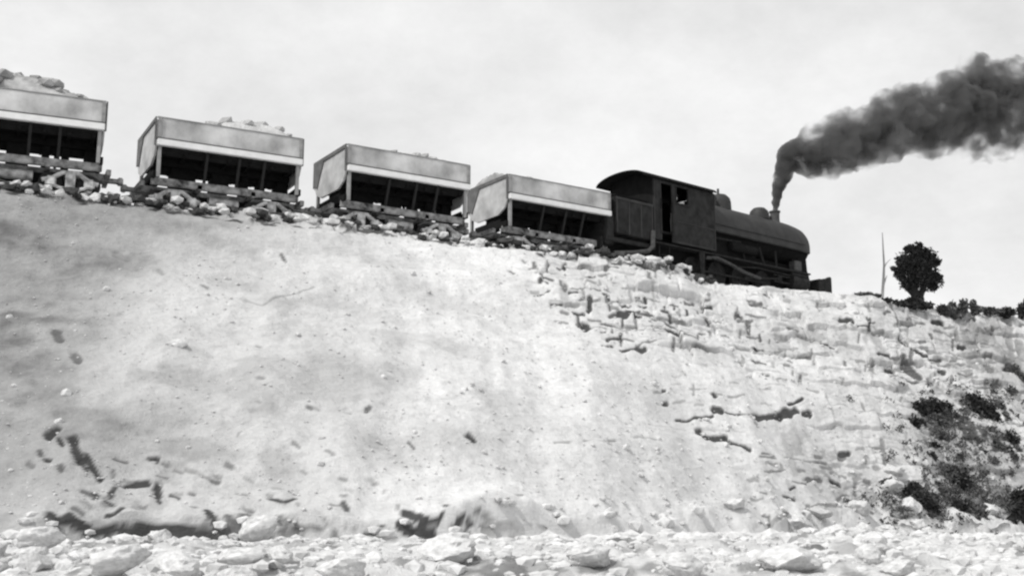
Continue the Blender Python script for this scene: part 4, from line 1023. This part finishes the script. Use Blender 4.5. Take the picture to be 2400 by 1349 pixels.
# ------------------------------------------------------------------ chimney smoke
def smoke_material(axis):
    m = bpy.data.materials.new('coal_smoke'); m.use_nodes = True
    n, l = m.node_tree.nodes, m.node_tree.links; n.clear()
    o = n.new('ShaderNodeOutputMaterial'); v = n.new('ShaderNodeVolumePrincipled')
    v.inputs['Color'].default_value = (.26, .26, .26, 1); v.inputs['Anisotropy'].default_value = .1
    t = n.new('ShaderNodeTexCoord')
    a = n.new('ShaderNodeTexNoise'); a.inputs['Scale'].default_value = .75; a.inputs['Detail'].default_value = 2.5; a.inputs['Roughness'].default_value = .5; a.inputs['Distortion'].default_value = .4
    l.new(t.outputs['Object'], a.inputs[0])
    r = n.new('ShaderNodeMapRange'); r.inputs[1].default_value = .34; r.inputs[2].default_value = .60; r.inputs[3].default_value = .15; r.inputs[4].default_value = 2.4
    l.new(a.outputs[0], r.inputs[0]); ln = n.new('ShaderNodeVectorMath'); ln.operation = 'LENGTH'; l.new(t.outputs['Object'], ln.inputs[0])
    r2 = n.new('ShaderNodeMapRange'); r2.inputs[1].default_value = 0; r2.inputs[2].default_value = 5; r2.inputs[3].default_value = 10.0; r2.inputs[4].default_value = 1.5
    l.new(ln.outputs['Value'], r2.inputs[0]); mm = n.new('ShaderNodeMath'); mm.operation = 'MULTIPLY'; l.new(r.outputs[0], mm.inputs[0]); l.new(r2.outputs[0], mm.inputs[1])
    # soft torn margin: density falls off away from the plume's own bent axis
    sp = n.new('ShaderNodeSeparateXYZ'); l.new(t.outputs['Object'], sp.inputs[0])
    def crv(vals, lo, hi):
        f = n.new('ShaderNodeFloatCurve'); c = f.mapping.curves[0]
        nx = n.new('ShaderNodeMapRange'); nx.inputs[1].default_value = 0; nx.inputs[2].default_value = XM; l.new(sp.outputs[0], nx.inputs[0])
        P = [(x / XM, (q - lo) / (hi - lo)) for x, q in vals]
        c.points[0].location = P[0]; c.points[1].location = P[-1]
        for q in P[1:-1]: c.points.new(*q)
        f.mapping.update(); l.new(nx.outputs[0], f.inputs['Value'])
        o_ = n.new('ShaderNodeMapRange'); o_.inputs[3].default_value = lo; o_.inputs[4].default_value = hi; l.new(f.outputs[0], o_.inputs[0]); return o_.outputs[0]
    XM = axis[-1][0]
    zc = crv([(a_[0], a_[1]) for a_ in axis], 0, 10); rc = crv([(a_[0], a_[2]) for a_ in axis], 0, 4)
    def mt(op, x, y):
        k = n.new('ShaderNodeMath'); k.operation = op
        for i_, v_ in enumerate((x, y)):
            if isinstance(v_, (int, float)): k.inputs[i_].default_value = v_
            else: l.new(v_, k.inputs[i_])
        return k.outputs[0]
    dz = mt('SUBTRACT', sp.outputs[2], zc)
    rr_ = mt('SQRT', mt('ADD', mt('MULTIPLY', dz, dz), mt('MULTIPLY', sp.outputs[1], sp.outputs[1])), 0)
    dn = mt('DIVIDE', rr_, rc)
    b2 = n.new('ShaderNodeTexNoise'); b2.inputs['Scale'].default_value = .9; b2.inputs['Detail'].default_value = 4; b2.inputs['Roughness'].default_value = .55; l.new(t.outputs['Object'], b2.inputs[0])
    ed = mt('SUBTRACT', mt('ADD', 1.22, mt('MULTIPLY', mt('SUBTRACT', b2.outputs[0], .5), 2.2)), dn)
    sm = n.new('ShaderNodeMapRange'); sm.interpolation_type = 'SMOOTHSTEP'; sm.inputs[1].default_value = 0; sm.inputs[2].default_value = .6; l.new(ed, sm.inputs[0])
    st_ = n.new('ShaderNodeMapRange'); st_.inputs[1].default_value = axis[0][0]; st_.inputs[2].default_value = axis[0][0] + .8; st_.inputs[3].default_value = 1; st_.inputs[4].default_value = 0; l.new(sp.outputs[0], st_.inputs[0])
    fin_ = mt('MAXIMUM', sm.outputs[0], st_.outputs[0])
    l.new(mt('MULTIPLY', mm.outputs[0], fin_), v.inputs['Density']); l.new(v.outputs[0], o.inputs['Volume'])
    return m
puffs = [(1817,492,9),(1819,475,12),(1822,455,15),(1826,435,18),(1832,415,22),(1840,392,26),(1850,368,32),(1862,352,30),(1882,372,36),(1905,358,46),(1935,340,54),(1915,305,26),(1930,395,34),(1970,335,62),(1985,290,34),
         (2025,325,62),(2065,315,66),(2105,290,74),(2150,290,70),(2095,232,32),(2070,225,16),(2190,280,78),(2215,215,44),(2230,265,86),(2180,345,32),(2275,250,90),(2290,175,46),(2330,290,80),(2265,330,40),(2370,250,94),(2390,180,44),(2420,250,98),(2470,215,100),(2530,205,105),(2600,190,110),(2680,170,115)]
st_top = lc + dl * 6.7 + Vector((0, 0, 5.0))
AX = []
for px, py, r in [(1868,372,44),(1900,360,52),(1950,345,68),(2000,330,72),(2050,315,80),(2100,290,90),(2150,285,90),(2200,280,103),(2250,262,110),(2300,250,120),(2350,250,118),(2400,248,112),(2480,235,120),(2700,170,124)]:
    Y = st_top.y + max(0, (px - 1817)) * .004; p = at_y(px, py, Y) - st_top; AX.append((p.x, p.z, 1.18 * r * Y / 2850))
bm = bmesh.new()
for i, (px, py, r) in enumerate(puffs):
    Y = st_top.y + max(0, (px - 1817)) * .004
    p = at_y(px, py, Y) if i > 1 else at_y(px, py, Y)
    s = r * Y / 2850 * (1.02 if i < 9 else 1.26)
    bmesh.ops.create_icosphere(bm, subdivisions=3, radius=s, matrix=Matrix.Translation(p - st_top) @ Matrix.Diagonal((1, .9, 1, 1)))
me = bpy.data.meshes.new('chimney_smoke'); bm.to_mesh(me); bm.free()
SM = bpy.data.objects.new('chimney_smoke', me); C.objects.link(SM); SM.location = st_top
rm = SM.modifiers.new('r', 'REMESH'); rm.mode = 'VOXEL'; rm.voxel_size = .14
dg = bpy.context.evaluated_depsgraph_get(); dg.update(); nm = bpy.data.meshes.new_from_object(SM.evaluated_get(dg))
SM.modifiers.clear(); SM.data = nm; nm.name = 'chimney_smoke'
nm.calc_loop_triangles()
nrm = [v.normal.copy() for v in nm.vertices]
for v, q in zip(nm.vertices, nrm):
    p = v.co; near = min(1, .15 + max(0, p.x) / 5)
    v.co = p + q * near * (.42 * mnoise.noise(p * .8) + .26 * mnoise.noise(p * 1.9) + .13 * mnoise.noise(p * 4))
nm.materials.clear(); nm.materials.append(smoke_material(AX)); nm.shade_smooth()
tag(SM, 'dark coal smoke blowing to the right from the locomotive chimney', 'smoke', kind='stuff')
